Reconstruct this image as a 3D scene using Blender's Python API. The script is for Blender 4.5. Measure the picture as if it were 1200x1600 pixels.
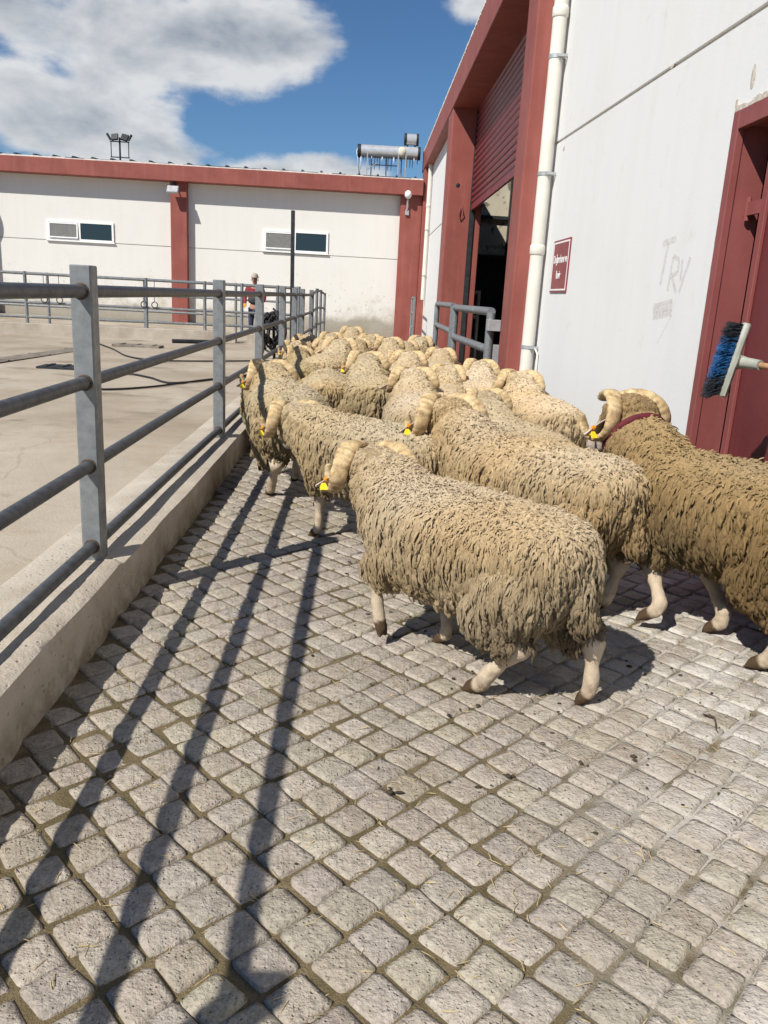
import bpy, bmesh, math, random
import numpy as np
from mathutils import Vector, Matrix

# ------------------------------------------------------------------ scene, camera, world, sun
scene = bpy.context.scene
for o in list(bpy.data.objects):
    bpy.data.objects.remove(o)
col = scene.collection
rad = math.radians

CAM_H = 1.6
def cam_matrix():
    f = 1250.0
    fwd = np.array([(570 - 600) / f, (462 - 800) / f, 1.0]); fwd /= np.linalg.norm(fwd)
    h = np.array([1, 0.055, 0.0])
    up = np.cross(fwd, h); up /= np.linalg.norm(up)
    if up[1] > 0: up = -up
    right = np.cross(fwd, up); right /= np.linalg.norm(right)
    if right[0] < 0: right = -right
    R = np.stack([right, fwd, up])
    M = np.eye(4)
    M[:3, 0] = R[:, 0]; M[:3, 1] = -R[:, 1]; M[:3, 2] = -R[:, 2]
    M[:3, 3] = (0, 0, CAM_H)
    return Matrix(M.tolist())
cd = bpy.data.cameras.new('camera')
cam = bpy.data.objects.new('camera', cd); col.objects.link(cam)
cam.matrix_world = cam_matrix()
cd.sensor_fit = 'VERTICAL'; cd.sensor_height = 32.0; cd.sensor_width = 24.0
cd.lens = 1250.0 / 1600.0 * 32.0
cd.clip_start = 0.05; cd.clip_end = 2000
scene.camera = cam

SUN_DIR = Vector((-0.70, -0.75, 1.0)).normalized()          # towards the sun
SUN_EL = math.asin(SUN_DIR.z)
SUN_AZ = math.atan2(SUN_DIR.x, SUN_DIR.y)                   # clockwise from +Y

world = bpy.data.worlds.new('World'); scene.world = world
world.use_nodes = True
def build_world():
    nt = world.node_tree; N = nt.nodes; L = nt.links
    N.clear()
    out = N.new('ShaderNodeOutputWorld')
    sky = N.new('ShaderNodeTexSky'); sky.sky_type = 'NISHITA'; sky.sun_disc = False
    sky.sun_elevation = SUN_EL; sky.sun_rotation = SUN_AZ
    sky.air_density = 1.0; sky.dust_density = 0.25; sky.ozone_density = 2.5; sky.altitude = 300
    tint = N.new('ShaderNodeMix'); tint.data_type = 'RGBA'; tint.blend_type = 'MULTIPLY'
    tint.inputs[0].default_value = 1.0; tint.inputs[7].default_value = (0.62, 0.86, 1.08, 1)
    L.new(sky.outputs[0], tint.inputs[6])
    bg = N.new('ShaderNodeBackground'); bg.inputs[1].default_value = 0.068
    L.new(tint.outputs[2], bg.inputs[0])
    tc = N.new('ShaderNodeTexCoord')
    mp = N.new('ShaderNodeMapping'); mp.inputs['Scale'].default_value = (1, 1, 1.9)
    L.new(tc.outputs['Generated'], mp.inputs[0])
    def math_(op, a, b=None, clamp=False):
        m = N.new('ShaderNodeMath'); m.operation = op; m.use_clamp = clamp
        for i, v in enumerate((a, b)):
            if v is None: continue
            if isinstance(v, (int, float)): m.inputs[i].default_value = v
            else: L.new(v, m.inputs[i])
        return m.outputs[0]
    def noise(scale, detail, rough, vec, dist=0.0):
        n = N.new('ShaderNodeTexNoise'); n.inputs['Scale'].default_value = scale
        n.inputs['Detail'].default_value = detail; n.inputs['Roughness'].default_value = rough
        n.inputs['Distortion'].default_value = dist
        L.new(vec, n.inputs['Vector']); return n.outputs[0]
    big = noise(2.6, 3, 0.5, mp.outputs[0])
    puff = noise(9.0, 9, 0.56, mp.outputs[0], 0.15)
    # cloud masses seen over the shed: (direction, angular radius, weight)
    blobs = CLOUDS
    acc = None
    for (dx, dy, dz), r, w in blobs:
        vm = N.new('ShaderNodeVectorMath'); vm.operation = 'DISTANCE'
        L.new(mp.outputs[0], vm.inputs[0]); vm.inputs[1].default_value = (dx, dy, dz * 1.9)
        mr = N.new('ShaderNodeMapRange'); mr.interpolation_type = 'SMOOTHSTEP'
        mr.inputs[1].default_value = 0.0; mr.inputs[2].default_value = r
        mr.inputs[3].default_value = w; mr.inputs[4].default_value = 0.0
        L.new(vm.outputs['Value'], mr.inputs[0])
        acc = mr.outputs[0] if acc is None else math_('ADD', acc, mr.outputs[0])
    dens = math_('ADD', math_('MULTIPLY', big, 0.40), math_('MULTIPLY', puff, 0.80))
    dens = math_('ADD', dens, acc)
    mr = N.new('ShaderNodeMapRange'); mr.interpolation_type = 'SMOOTHSTEP'
    mr.inputs[1].default_value = 0.755; mr.inputs[2].default_value = 0.94
    L.new(dens, mr.inputs[0])
    mask = mr.outputs[0]
    # lit from above: compare the billows with those a little higher up
    mp2 = N.new('ShaderNodeMapping'); mp2.inputs['Scale'].default_value = (1, 1, 1.9); mp2.inputs['Location'].default_value = (-0.012, 0, 0.035)
    L.new(tc.outputs['Generated'], mp2.inputs[0])
    puff_up = noise(8.0, 6, 0.52, mp2.outputs[0], 0.15); puff_lo = noise(8.0, 6, 0.52, mp.outputs[0], 0.15)
    rel = math_('SUBTRACT', puff_up, puff_lo)
    sh = N.new('ShaderNodeMapRange'); sh.inputs[1].default_value = 0.80; sh.inputs[2].default_value = 1.50
    L.new(math_('ADD', dens, math_('MULTIPLY', rel, 1.7)), sh.inputs[0])
    cr = N.new('ShaderNodeValToRGB')
    cr.color_ramp.elements[0].color = (0.95, 0.96, 0.97, 1); cr.color_ramp.elements[0].position = 0.0
    cr.color_ramp.elements[1].color = (0.33, 0.39, 0.47, 1); cr.color_ramp.elements[1].position = 1.0
    L.new(sh.outputs[0], cr.inputs[0])
    bgc = N.new('ShaderNodeBackground'); bgc.inputs[1].default_value = 0.68
    L.new(cr.outputs[0], bgc.inputs[0])
    mx = N.new('ShaderNodeMixShader')
    L.new(math_('MULTIPLY', mask, 0.93), mx.inputs[0]); L.new(bg.outputs[0], mx.inputs[1]); L.new(bgc.outputs[0], mx.inputs[2])
    L.new(mx.outputs[0], out.inputs[0])
CLOUDS = [((-0.317, 0.918, 0.250), 0.24, 0.36), ((-0.175, 0.956, 0.255), 0.20, 0.30), ((-0.074, 0.967, 0.256), 0.16, 0.28),
          ((-0.283, 0.945, 0.160), 0.13, 0.46), ((-0.38, 0.917, 0.165), 0.10, 0.34), ((-0.109, 0.983, 0.122), 0.12, 0.46), ((-0.02, 0.99, 0.125), 0.10, 0.44),
          ((-0.24, 0.961, 0.118), 0.10, 0.36), ((0.045, 0.971, 0.225), 0.15, -0.30), ((-0.073, 0.98, 0.180), 0.07, -0.20),
          ((0.101, 0.95, 0.297), 0.07, 0.26), ((0.088, 0.984, 0.165), 0.10, -0.25), ((-0.17, 0.96, 0.172), 0.05, -0.22), ((-0.33, 0.93, 0.200), 0.05, -0.14)]
build_world()

sd = bpy.data.lights.new('sun', 'SUN'); sd.energy = 5.0; sd.angle = rad(0.53); sd.color = (1.0, 0.95, 0.87)
sun = bpy.data.objects.new('sun', sd); col.objects.link(sun)
sun.rotation_euler = SUN_DIR.to_track_quat('Z', 'Y').to_euler(); sun.location = (-20, -20, 30)

vs = scene.view_settings
vs.view_transform = 'Standard'; vs.look = 'None'; vs.gamma = 1.0; vs.use_curve_mapping = False
vs.exposure = 0.24

random.seed(7)
rng = np.random.default_rng(11)

# ------------------------------------------------------------------ helpers
def tag(o, label=None, cat=None, group=None, kind=None):
    if label: o['label'] = label
    if cat: o['category'] = cat
    if group: o['group'] = group
    if kind: o['kind'] = kind
    return o

def empty(name, loc=(0, 0, 0), rz=0.0):
    o = bpy.data.objects.new(name, None); col.objects.link(o)
    o.location = loc; o.rotation_euler = (0, 0, rz); o.empty_display_size = 0.2
    return o

def link(name, me, parent=None):
    o = bpy.data.objects.new(name, me); col.objects.link(o)
    if parent is not None: o.parent = parent
    return o

class MB:
    def __init__(s): s.v = []; s.f = []
    def add(s, vs_, fs):
        b = len(s.v); s.v += [tuple(map(float, p)) for p in vs_]
        s.f += [tuple(i + b for i in f) for f in fs]; return s
    def box(s, x0, x1, y0, y1, z0, z1, c=0.0, R=None, o=(0, 0, 0)):
        """box, optionally with chamfered vertical/all edges via inset profile"""
        if c <= 0:
            v = [(x0, y0, z0), (x1, y0, z0), (x1, y1, z0), (x0, y1, z0), (x0, y0, z1), (x1, y0, z1), (x1, y1, z1), (x0, y1, z1)]
            f = [(0, 3, 2, 1), (4, 5, 6, 7), (0, 1, 5, 4), (1, 2, 6, 5), (2, 3, 7, 6), (3, 0, 4, 7)]
        else:
            v = []; 
            def ring(z, d):
                return [(x0 + c + 0, y0 + d, z), (x1 - c, y0 + d, z), (x1 - d, y0 + c, z), (x1 - d, y1 - c, z), (x1 - c, y1 - d, z), (x0 + c, y1 - d, z), (x0 + d, y1 - c, z), (x0 + d, y0 + c, z)]
            def inner(z):
                return [(x0 + c, y0 + c, z), (x1 - c, y0 + c, z), (x1 - c, y0 + c, z), (x1 - c, y1 - c, z), (x1 - c, y1 - c, z), (x0 + c, y1 - c, z), (x0 + c, y1 - c, z), (x0 + c, y0 + c, z)]
            v = ring(z0, c * .6) + ring(z0 + c * .6, 0) + ring(z1 - c * .6, 0) + ring(z1, c * .6)
            f = []
            for k in range(3):
                for i in range(8):
                    j = (i + 1) % 8; f.append((k * 8 + i, k * 8 + j, k * 8 + 8 + j, k * 8 + 8 + i))
            f.append(tuple(range(7, -1, -1))); f.append(tuple(range(24, 32)))
        if R is not None:
            v = [tuple(R @ Vector(p) + Vector(o)) for p in v]
        return s.add(v, f)
    def tube(s, path, r, n=10, caps=True, flat=1.0, upv=(0, 0, 1), prof=None):
        P = [Vector(p) for p in path]; m = len(P)
        if not hasattr(r, '__len__'): r = [r] * m
        base = len(s.v); T0 = None; nrm = None
        for i in range(m):
            t = (P[min(i + 1, m - 1)] - P[max(i - 1, 0)]).normalized()
            if nrm is None:
                u = Vector(upv)
                if abs(u.dot(t)) > .95: u = Vector((1, 0, 0))
                nrm = (u - t * u.dot(t)).normalized()
            else:
                nrm = (nrm - t * nrm.dot(t)).normalized()
            b = t.cross(nrm)
            for k in range(n):
                a = 2 * math.pi * k / n
                q = P[i] + nrm * (math.cos(a) * r[i] * flat) + b * (math.sin(a) * r[i])
                s.v.append(tuple(q))
        for i in range(m - 1):
            for k in range(n):
                k2 = (k + 1) % n
                s.f.append((base + i * n + k, base + i * n + k2, base + (i + 1) * n + k2, base + (i + 1) * n + k))
        if caps:
            s.f.append(tuple(base + k for k in range(n - 1, -1, -1)))
            s.f.append(tuple(base + (m - 1) * n + k for k in range(n)))
        return s
    def ball(s, c, r, nu=12, nv=8, sc=(1, 1, 1)):
        v = []; f = []
        for j in range(1, nv):
            th = math.pi * j / nv
            for i in range(nu):
                ph = 2 * math.pi * i / nu
                v.append((c[0] + r * sc[0] * math.sin(th) * math.cos(ph), c[1] + r * sc[1] * math.sin(th) * math.sin(ph), c[2] + r * sc[2] * math.cos(th)))
        v.append((c[0], c[1], c[2] + r * sc[2])); v.append((c[0], c[1], c[2] - r * sc[2])); t = len(v) - 2
        for j in range(nv - 2):
            for i in range(nu):
                k = (i + 1) % nu
                f.append((j * nu + i, (j + 1) * nu + i, (j + 1) * nu + k, j * nu + k))
        for i in range(nu):
            k = (i + 1) % nu
            f.append((t, i, k)); f.append((t + 1, (nv - 2) * nu + k, (nv - 2) * nu + i))
        return s.add(v, f)
    def mesh(s, name, mat, smooth=False, angle=None):
        me = bpy.data.meshes.new(name); me.from_pydata(s.v, [], s.f); me.update()
        if mat: me.materials.append(mat)
        if smooth:
            me.polygons.foreach_set('use_smooth', [True] * len(me.polygons))
            if angle:
                me.set_sharp_from_angle(angle=rad(angle))
        return me
    def build(s, name, mat, parent=None, smooth=False, angle=None):
        return link(name, s.mesh(name, mat, smooth, angle), parent)

def grid_mesh(name, xs, ys, zf, mat):
    nx, ny = len(xs), len(ys)
    v = [(x, y, zf(x, y)) for y in ys for x in xs]
    f = [(j * nx + i, j * nx + i + 1, (j + 1) * nx + i + 1, (j + 1) * nx + i) for j in range(ny - 1) for i in range(nx - 1)]
    me = bpy.data.meshes.new(name); me.from_pydata(v, [], f); me.materials.append(mat); me.update()
    return me

def fast_mesh(name, V, quads, tris, mat, colors=None, smooth=True):
    """numpy arrays -> mesh"""
    me = bpy.data.meshes.new(name)
    nq, nt_ = len(quads), len(tris)
    me.vertices.add(len(V)); me.vertices.foreach_set('co', np.ascontiguousarray(V, dtype=np.float32).ravel())
    loops = np.concatenate([np.asarray(quads, dtype=np.int32).ravel(), np.asarray(tris, dtype=np.int32).ravel()])
    me.loops.add(len(loops)); me.loops.foreach_set('vertex_index', loops)
    st = np.concatenate([np.arange(nq) * 4, nq * 4 + np.arange(nt_) * 3]).astype(np.int32)
    me.polygons.add(nq + nt_); me.polygons.foreach_set('loop_start', st)
    me.polygons.foreach_set('use_smooth', np.full(nq + nt_, smooth))
    me.update(calc_edges=True); me.validate()
    if colors is not None:
        at = me.color_attributes.new('Col', 'FLOAT_COLOR', 'POINT')
        c4 = np.ones((len(V), 4), np.float32); c4[:, :3] = colors
        at.data.foreach_set('color', c4.ravel())
    me.materials.append(mat)
    return me

# smooth pseudo-noise on numpy points
class SNoise:
    def __init__(s, seed, freq, n=7):
        g = np.random.default_rng(seed)
        d = g.normal(size=(n, 3)); d /= np.linalg.norm(d, axis=1)[:, None]
        s.k = d * (freq * g.uniform(.55, 1.6, n))[:, None] * 2 * math.pi
        s.p = g.uniform(0, 6.28, n); s.a = g.uniform(.5, 1, n); s.a /= s.a.sum()
    def __call__(s, P):
        return (np.sin(P @ s.k.T + s.p) * s.a).sum(1) * 1.6

_pg = np.random.default_rng(77)
_PERM = np.concatenate([_pg.permutation(256)] * 2); _GR = _pg.normal(size=(256, 3)); _GR /= np.linalg.norm(_GR, axis=1)[:, None]
def perlin(P):
    """gradient noise, about -0.7..0.7"""
    I = np.floor(P).astype(int); f = P - I; I &= 255
    u = f * f * f * (f * (f * 6 - 15) + 10)
    r = 0
    for dx in (0, 1):
        wx = u[:, 0] if dx else 1 - u[:, 0]
        for dy in (0, 1):
            wy = u[:, 1] if dy else 1 - u[:, 1]
            for dz in (0, 1):
                wz = u[:, 2] if dz else 1 - u[:, 2]
                h = _PERM[_PERM[_PERM[(I[:, 0] + dx) & 255] + ((I[:, 1] + dy) & 255)] + ((I[:, 2] + dz) & 255)]
                g_ = _GR[h]
                r = r + wx * wy * wz * (g_[:, 0] * (f[:, 0] - dx) + g_[:, 1] * (f[:, 1] - dy) + g_[:, 2] * (f[:, 2] - dz))
    return r
# ------------------------------------------------------------------ materials
class NT:
    def __init__(s, name):
        s.m = bpy.data.materials.new(name); s.m.use_nodes = True
        s.nt = s.m.node_tree; s.N = s.nt.nodes; s.L = s.nt.links
        s.b = s.N['Principled BSDF']; s.tc = s.N.new('ShaderNodeTexCoord')
        s.obj = s.tc.outputs['Object']
    def put(s, sock, v):
        if isinstance(v, (int, float)): sock.default_value = v
        elif isinstance(v, tuple): sock.default_value = v if len(v) == 4 or len(sock.default_value) == 3 else (*v, 1)
        else: s.L.new(v, sock)
    def pos(s):
        g = s.N.new('ShaderNodeNewGeometry'); return g.outputs['Position']
    def map(s, vec, scale=(1, 1, 1), rot=(0, 0, 0), loc=(0, 0, 0)):
        n = s.N.new('ShaderNodeMapping'); n.inputs['Scale'].default_value = scale; n.inputs['Rotation'].default_value = rot
        n.inputs['Location'].default_value = loc
        s.L.new(vec, n.inputs[0]); return n.outputs[0]
    def noise(s, scale, detail=4, rough=.55, vec=None, dist=0):
        n = s.N.new('ShaderNodeTexNoise'); n.inputs['Scale'].default_value = scale; n.inputs['Detail'].default_value = detail
        n.inputs['Roughness'].default_value = rough; n.inputs['Distortion'].default_value = dist
        s.L.new(vec if vec is not None else s.obj, n.inputs['Vector']); return n.outputs[0]
    def voro(s, scale, vec=None, feature='F1'):
        n = s.N.new('ShaderNodeTexVoronoi'); n.inputs['Scale'].default_value = scale; n.feature = feature
        s.L.new(vec if vec is not None else s.obj, n.inputs['Vector']); return n.outputs['Distance']
    def ramp(s, fac, stops):
        n = s.N.new('ShaderNodeValToRGB'); e = n.color_ramp.elements
        while len(e) < len(stops): e.new(.5)
        for i, (p, c) in enumerate(stops):
            e[i].position = p; e[i].color = (*c, 1) if not isinstance(c, (int, float)) else (c, c, c, 1)
        s.L.new(fac, n.inputs[0]); return n.outputs[0]
    def range(s, v, a, b, c=0., d=1., smooth=False):
        n = s.N.new('ShaderNodeMapRange')
        if smooth: n.interpolation_type = 'SMOOTHSTEP'
        for i, x in enumerate((a, b, c, d)): n.inputs[i + 1].default_value = x
        s.L.new(v, n.inputs[0]); return n.outputs[0]
    def mix(s, fac, a, b, mode='MIX'):
        n = s.N.new('ShaderNodeMix'); n.data_type = 'RGBA'; n.blend_type = mode
        s.put(n.inputs[0], fac); s.put(n.inputs[6], a); s.put(n.inputs[7], b); return n.outputs[2]
    def math(s, op, a, b=0., clamp=False):
        n = s.N.new('ShaderNodeMath'); n.operation = op; n.use_clamp = clamp
        s.put(n.inputs[0], a); s.put(n.inputs[1], b); return n.outputs[0]
    def sep(s, vec):
        n = s.N.new('ShaderNodeSeparateXYZ'); s.L.new(vec, n.inputs[0]); return n.outputs
    def attr(s, name='Col'):
        n = s.N.new('ShaderNodeAttribute'); n.attribute_name = name; return n.outputs['Color']
    def rand(s):
        n = s.N.new('ShaderNodeObjectInfo'); return n.outputs['Random']
    def base(s, c): s.put(s.b.inputs['Base Color'], c); return s
    def rough(s, r): s.put(s.b.inputs['Roughness'], r); return s
    def metal(s, r): s.put(s.b.inputs['Metallic'], r); return s
    def spec(s, r): s.put(s.b.inputs['Specular IOR Level'], r); return s
    def bump(s, h, strength=.4, dist=.01):
        n = s.N.new('ShaderNodeBump'); n.inputs['Strength'].default_value = strength; n.inputs['Distance'].default_value = dist
        s.L.new(h, n.inputs['Height']); s.L.new(n.outputs[0], s.b.inputs['Normal']); return s

def simple(name, c, rough=.6, metal=0., spec=.4, var=.12, scale=8., bump=0., bs=40.):
    t = NT(name)
    n = t.noise(scale, 5)
    dark = tuple(x * (1 - var * 1.6) for x in c); lite = tuple(min(1, x * (1 + var)) for x in c)
    t.base(t.ramp(n, [(.3, dark), (.7, lite)])).rough(rough).metal(metal).spec(spec)
    if bump: t.bump(t.noise(bs, 5), bump, .004)
    return t.m

M = {}
def make_materials():
    # granite setts
    t = NT('granite_sett')
    p = t.pos()
    big = t.noise(1.2, 4, vec=p); fine = t.noise(95, 4, .65, vec=p); mid = t.noise(24, 4, .6, vec=p)
    c = t.mix(t.range(mid, .3, .7), (.31, .277, .232, 1), (.465, .425, .365, 1))
    c = t.mix(1.0, c, t.attr(), 'MULTIPLY')
    c = t.mix(t.range(fine, .52, .70, 0, .55), c, (.17, .145, .115, 1))
    c = t.mix(t.range(fine, .44, .30, 0, .5), c, (.56, .52, .46, 1))
    pits = t.voro(60, vec=p)
    c = t.mix(t.range(pits, .03, .16, .28, 0), c, (.17, .145, .115, 1))
    # soil smears and pale lime dust near the barn door
    c = t.mix(t.range(big, .48, .72, 0, .45), c, (.26, .205, .13, 1))
    s = t.sep(p)
    lime = t.math('MULTIPLY', t.range(s[0], .55, 1.9, smooth=True), t.range(t.noise(3.2, 6, .62, vec=p), .40, .62))
    c = t.mix(t.math('MULTIPLY', lime, .85), c, (.66, .635, .59, 1))
    t.base(c).rough(.85).spec(.25)
    hgt = t.math('ADD', t.math('MULTIPLY', mid, .9), t.math('ADD', t.math('MULTIPLY', fine, .35), t.math('MULTIPLY', t.range(pits, 0, .25), .35)))
    t.bump(hgt, 1.0, .02); M['sett'] = t.m
    # soil in the joints
    t = NT('joint_soil'); p = t.pos(); s = t.sep(p)
    n = t.noise(14, 6, .65, vec=p); f = t.noise(130, 4, .7, vec=p)
    c = t.ramp(n, [(.3, (.125, .097, .052)), (.7, (.235, .185, .108))])
    c = t.mix(t.range(f, .55, .75, 0, .6), c, (.40, .34, .23, 1))
    c = t.mix(t.range(t.noise(3, 3, vec=p), .45, .6, 0, .45), c, (.10, .085, .04, 1))
    lime = t.math('MULTIPLY', t.range(s[0], .45, 1.25, smooth=True), t.range(t.noise(3.4, 5, .6, vec=p), .36, .55))
    c = t.mix(t.math('MULTIPLY', lime, .9), c, (.60, .57, .52, 1))
    far = t.range(s[1], 15.5, 18.0)
    c = t.mix(far, c, t.ramp(t.noise(2.2, 6, vec=p), [(.35, (.12, .085, .045)), (.65, (.25, .19, .12))]))
    t.base(c).rough(.95).spec(.1).bump(t.math('ADD', f, n), .9, .012); M['soil'] = t.m
    # earth far around
    M['earth'] = simple('earth', (.26, .21, .14), .95, spec=.1, var=.25, scale=.6, bump=.4, bs=9)
    # yard concrete
    t = NT('yard_concrete'); p = t.pos()
    n = t.noise(.55, 7, .62, vec=p); m = t.noise(3.1, 6, .6, vec=p); f = t.noise(60, 5, .65, vec=p)
    c = t.ramp(n, [(.30, (.30, .245, .18)), (.5, (.40, .342, .265)), (.72, (.49, .435, .35))])
    c = t.mix(t.range(m, .52, .75, 0, .5), c, (.33, .255, .17, 1))
    st = t.noise(.9, 5, .6, vec=t.map(p, (1, 1.6, 1), loc=(3, 1, 0)))
    c = t.mix(t.range(st, .57, .70, 0, .75), c, (.17, .13, .09, 1))
    c = t.mix(t.range(f, .58, .78, 0, .5), c, (.22, .17, .11, 1))
    gv = t.voro(85, vec=p); gn = t.noise(6, 5, .6, vec=p)
    c = t.mix(t.math('MULTIPLY', t.range(gv, .12, .34, .7, 0), t.range(gn, .40, .62)), c, (.20, .16, .11, 1))
    c = t.mix(t.math('MULTIPLY', t.range(t.voro(52, vec=p), .05, .2, .6, 0), t.range(gn, .35, .6)), c, (.60, .55, .46, 1))
    wp = t.N.new('ShaderNodeVectorMath'); wp.operation = 'ADD'; nv_ = t.N.new('ShaderNodeTexNoise'); nv_.inputs['Scale'].default_value = 1.3; nv_.inputs['Detail'].default_value = 5
    t.L.new(p, nv_.inputs['Vector']); sc_ = t.N.new('ShaderNodeVectorMath'); sc_.operation = 'SCALE'; sc_.inputs['Scale'].default_value = .5
    t.L.new(nv_.outputs['Color'], sc_.inputs[0]); t.L.new(p, wp.inputs[0]); t.L.new(sc_.outputs[0], wp.inputs[1])
    crk = t.voro(.32, vec=wp.outputs[0], feature='DISTANCE_TO_EDGE')
    c = t.mix(t.range(crk, .001, .0045, .22, 0), c, (.15, .115, .08, 1))
    t.base(c).rough(.9).spec(.2).bump(t.math('ADD', f, t.math('MULTIPLY', m, 1.2)), .55, .01); M['yard'] = t.m
    # kerb concrete
    t = NT('kerb_concrete'); p = t.pos()
    n = t.noise(2.3, 6, .6, vec=p); f = t.noise(45, 5, .65, vec=p); s = t.sep(p)
    c = t.ramp(n, [(.3, (.36, .31, .245)), (.7, (.53, .475, .40))])
    low = t.math('MULTIPLY', t.range(s[2], .17, .02), t.range(t.noise(9, 5, .65, vec=p), .35, .6))
    c = t.mix(t.math('MULTIPLY', low, .75), c, (.20, .16, .095, 1))
    c = t.mix(t.range(f, .6, .75, 0, .55), c, (.22, .18, .12, 1))
    pit = t.voro(22, vec=p); c = t.mix(t.range(pit, .03, .13, .6, 0), c, (.13, .105, .065, 1))
    t.base(c).rough(.92).spec(.2).bump(t.math('ADD', t.math('MULTIPLY', n, .7), t.math('ADD', f, t.range(pit, 0, .2))), .7, .012); M['kerb'] = t.m
    # galvanised steel
    t = NT('galvanised_steel')
    v = t.noise(16, 5, .6); w = t.noise(70, 3, .5); l = t.noise(5, 4, .6, vec=t.map(t.obj, (1, 1, .25)))
    c = t.ramp(v, [(.3, (.16, .17, .18)), (.7, (.27, .285, .29))])
    c = t.mix(t.range(l, .58, .7, 0, .6), c, (.42, .42, .40, 1))
    c = t.mix(t.range(t.noise(7, 6, .7), .66, .74, 0, .6), c, (.16, .10, .05, 1))
    t.base(c).metal(.35).rough(t.range(v, .3, .7, .62, .42)).bump(w, .12, .002); M['galv'] = t.m
    t = NT('weathered_pipe')
    v = t.noise(22, 5, .62); c = t.ramp(v, [(.3, (.055, .060, .067)), (.72, (.125, .133, .14))])
    c = t.mix(t.range(t.noise(9, 6, .7), .62, .74, 0, .7), c, (.20, .165, .12, 1))
    t.base(c).metal(.3).rough(.52).bump(t.noise(60, 3), .12, .002); M['pipe'] = t.m
    M['rust'] = simple('weld_rust', (.10, .068, .048), .8, .1, var=.4, scale=60, bump=.4)
    # white render
    def wall(name, base, dirtz, dirt):
        t = NT(name); p = t.pos(); s = t.sep(p)
        streak = t.noise(3.0, 5, .6, vec=t.map(p, (1.6, 1.6, .16)))
        n = t.noise(1.1, 6, .6, vec=p); f = t.noise(40, 4, .6, vec=p)
        blot = t.noise(4.5, 7, .68, vec=p)
        c = t.mix(t.range(streak, .45, .8, 0, .28), base, tuple(x * .86 for x in base[:3]) + (1,))
        c = t.mix(t.range(n, .5, .75, 0, .35), c, tuple(x * y for x, y in zip(base[:3], (.93, .90, .84))) + (1,))
        c = t.mix(t.range(blot, .60, .74, 0, .30), c, tuple(x * y for x, y in zip(base[:3], (.70, .66, .58))) + (1,))
        if dirtz:
            k = t.math('ADD', t.range(s[2], dirtz, 0.1), t.math('MULTIPLY', t.math('SUBTRACT', t.noise(1.7, 8, .68, vec=p), .5), 2.2))
            c = t.mix(t.range(k, .42, 1.0, 0, .8), c, dirt)
            sp = t.math('MULTIPLY', t.range(t.noise(7, 4, .7, vec=p), .60, .66), t.range(s[2], dirtz * 1.15, .3))
            c = t.mix(t.math('MULTIPLY', sp, .8), c, (.13, .11, .085, 1))
            low = t.range(t.math('ADD', s[2], t.math('MULTIPLY', t.noise(1.4, 5, .6, vec=p), .7)), 1.15, .95)
            c = t.mix(t.math('MULTIPLY', low, .75), c, (.27, .24, .19, 1))
        t.base(c).rough(.85).spec(.25).bump(t.math('ADD', f, n), .18, .008)
        return t.m
    M['white'] = wall('white_render', (.71, .715, .705, 1), 0, None)
    M['white_far'] = wall('white_render_stained', (.68, .67, .635, 1), 2.3, (.44, .40, .31, 1))
    t = NT('bare_plaster'); f = t.noise(30, 5, .65)
    t.base(t.ramp(f, [(.3, (.38, .33, .27)), (.7, (.62, .58, .51))])).rough(.95).bump(f, .8, .01); M['plaster'] = t.m
    t = NT('mouldy_plaster'); p = t.pos()
    c = t.ramp(t.noise(.9, 6, .65, vec=p), [(.3, (.40, .36, .26)), (.7, (.56, .51, .40))])
    c = t.mix(t.range(t.noise(3.0, 5, .7, vec=p), .57, .64, 0, .85), c, (.10, .085, .06, 1))
    t.base(c).rough(.9); M['mould'] = t.m
    # oxide red paint
    def red(name, a, b, chips=.5, rough=.6):
        t = NT(name); p = t.pos()
        n = t.noise(1.6, 6, .6, vec=p); st = t.noise(2.4, 5, .6, vec=t.map(p, (2, 2, .22)))
        c = t.ramp(n, [(.3, a), (.7, b)])
        c = t.mix(t.range(st, .5, .75, 0, .35), c, tuple(min(1, x * 1.35 + .03) for x in b) + (1,))
        ch = t.noise(7, 6, .72, vec=p)
        c = t.mix(t.range(ch, .70, .735, 0, chips), c, (.58, .47, .41, 1))
        t.base(c).rough(rough).spec(.3).bump(t.noise(30, 4, vec=p), .18, .006)
        return t.m
    M['red'] = red('oxide_red_paint', (.215, .060, .047), (.28, .084, .067), .6)
    M['door'] = red('red_steel_door', (.115, .022, .024), (.16, .036, .036), .35, .5)
    M['doorframe'] = red('red_steel_frame', (.20, .055, .05), (.26, .08, .075), .6, .55)
    M['shutter'] = red('maroon_shutter_slat', (.14, .022, .030), (.18, .032, .042), .05, .4)
    M['sign_red'] = simple('sign_maroon', (.23, .035, .04), .45, var=.1)
    M['sign_white'] = simple('sign_white', (.80, .78, .77), .5, var=.03)
    M['pvc'] = simple('cream_pvc', (.66, .64, .57), .45, var=.05, scale=3)
    M['clamp'] = simple('zinc_clamp', (.42, .43, .44), .5, .4)
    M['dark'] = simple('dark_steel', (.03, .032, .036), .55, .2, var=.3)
    M['black'] = simple('black_rubber', (.018, .018, .019), .6, var=.2)
    M['roof'] = simple('dark_roof_sheet', (.07, .075, .08), .5, .3, var=.3, scale=3)
    M['white_edge'] = simple('roof_mortar_edge', (.70, .66, .60), .9, var=.15, scale=6, bump=.4)
    M['frame'] = simple('white_window_frame', (.80, .80, .79), .4, var=.04)
    t = NT('window_glass'); t.base((.018, .034, .045)).rough(.16).spec(.5); M['glass'] = t.m
    M['blind'] = simple('grey_blind', (.17, .17, .165), .7, var=.1)
    M['chrome'] = simple('tank_steel', (.62, .63, .64), .30, .45, var=.1)
    M['foam'] = simple('cream_foam', (.60, .56, .44), .8, var=.15)
    M['drip'] = simple('white_drip', (.72, .74, .76), .4, var=.1)
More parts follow.
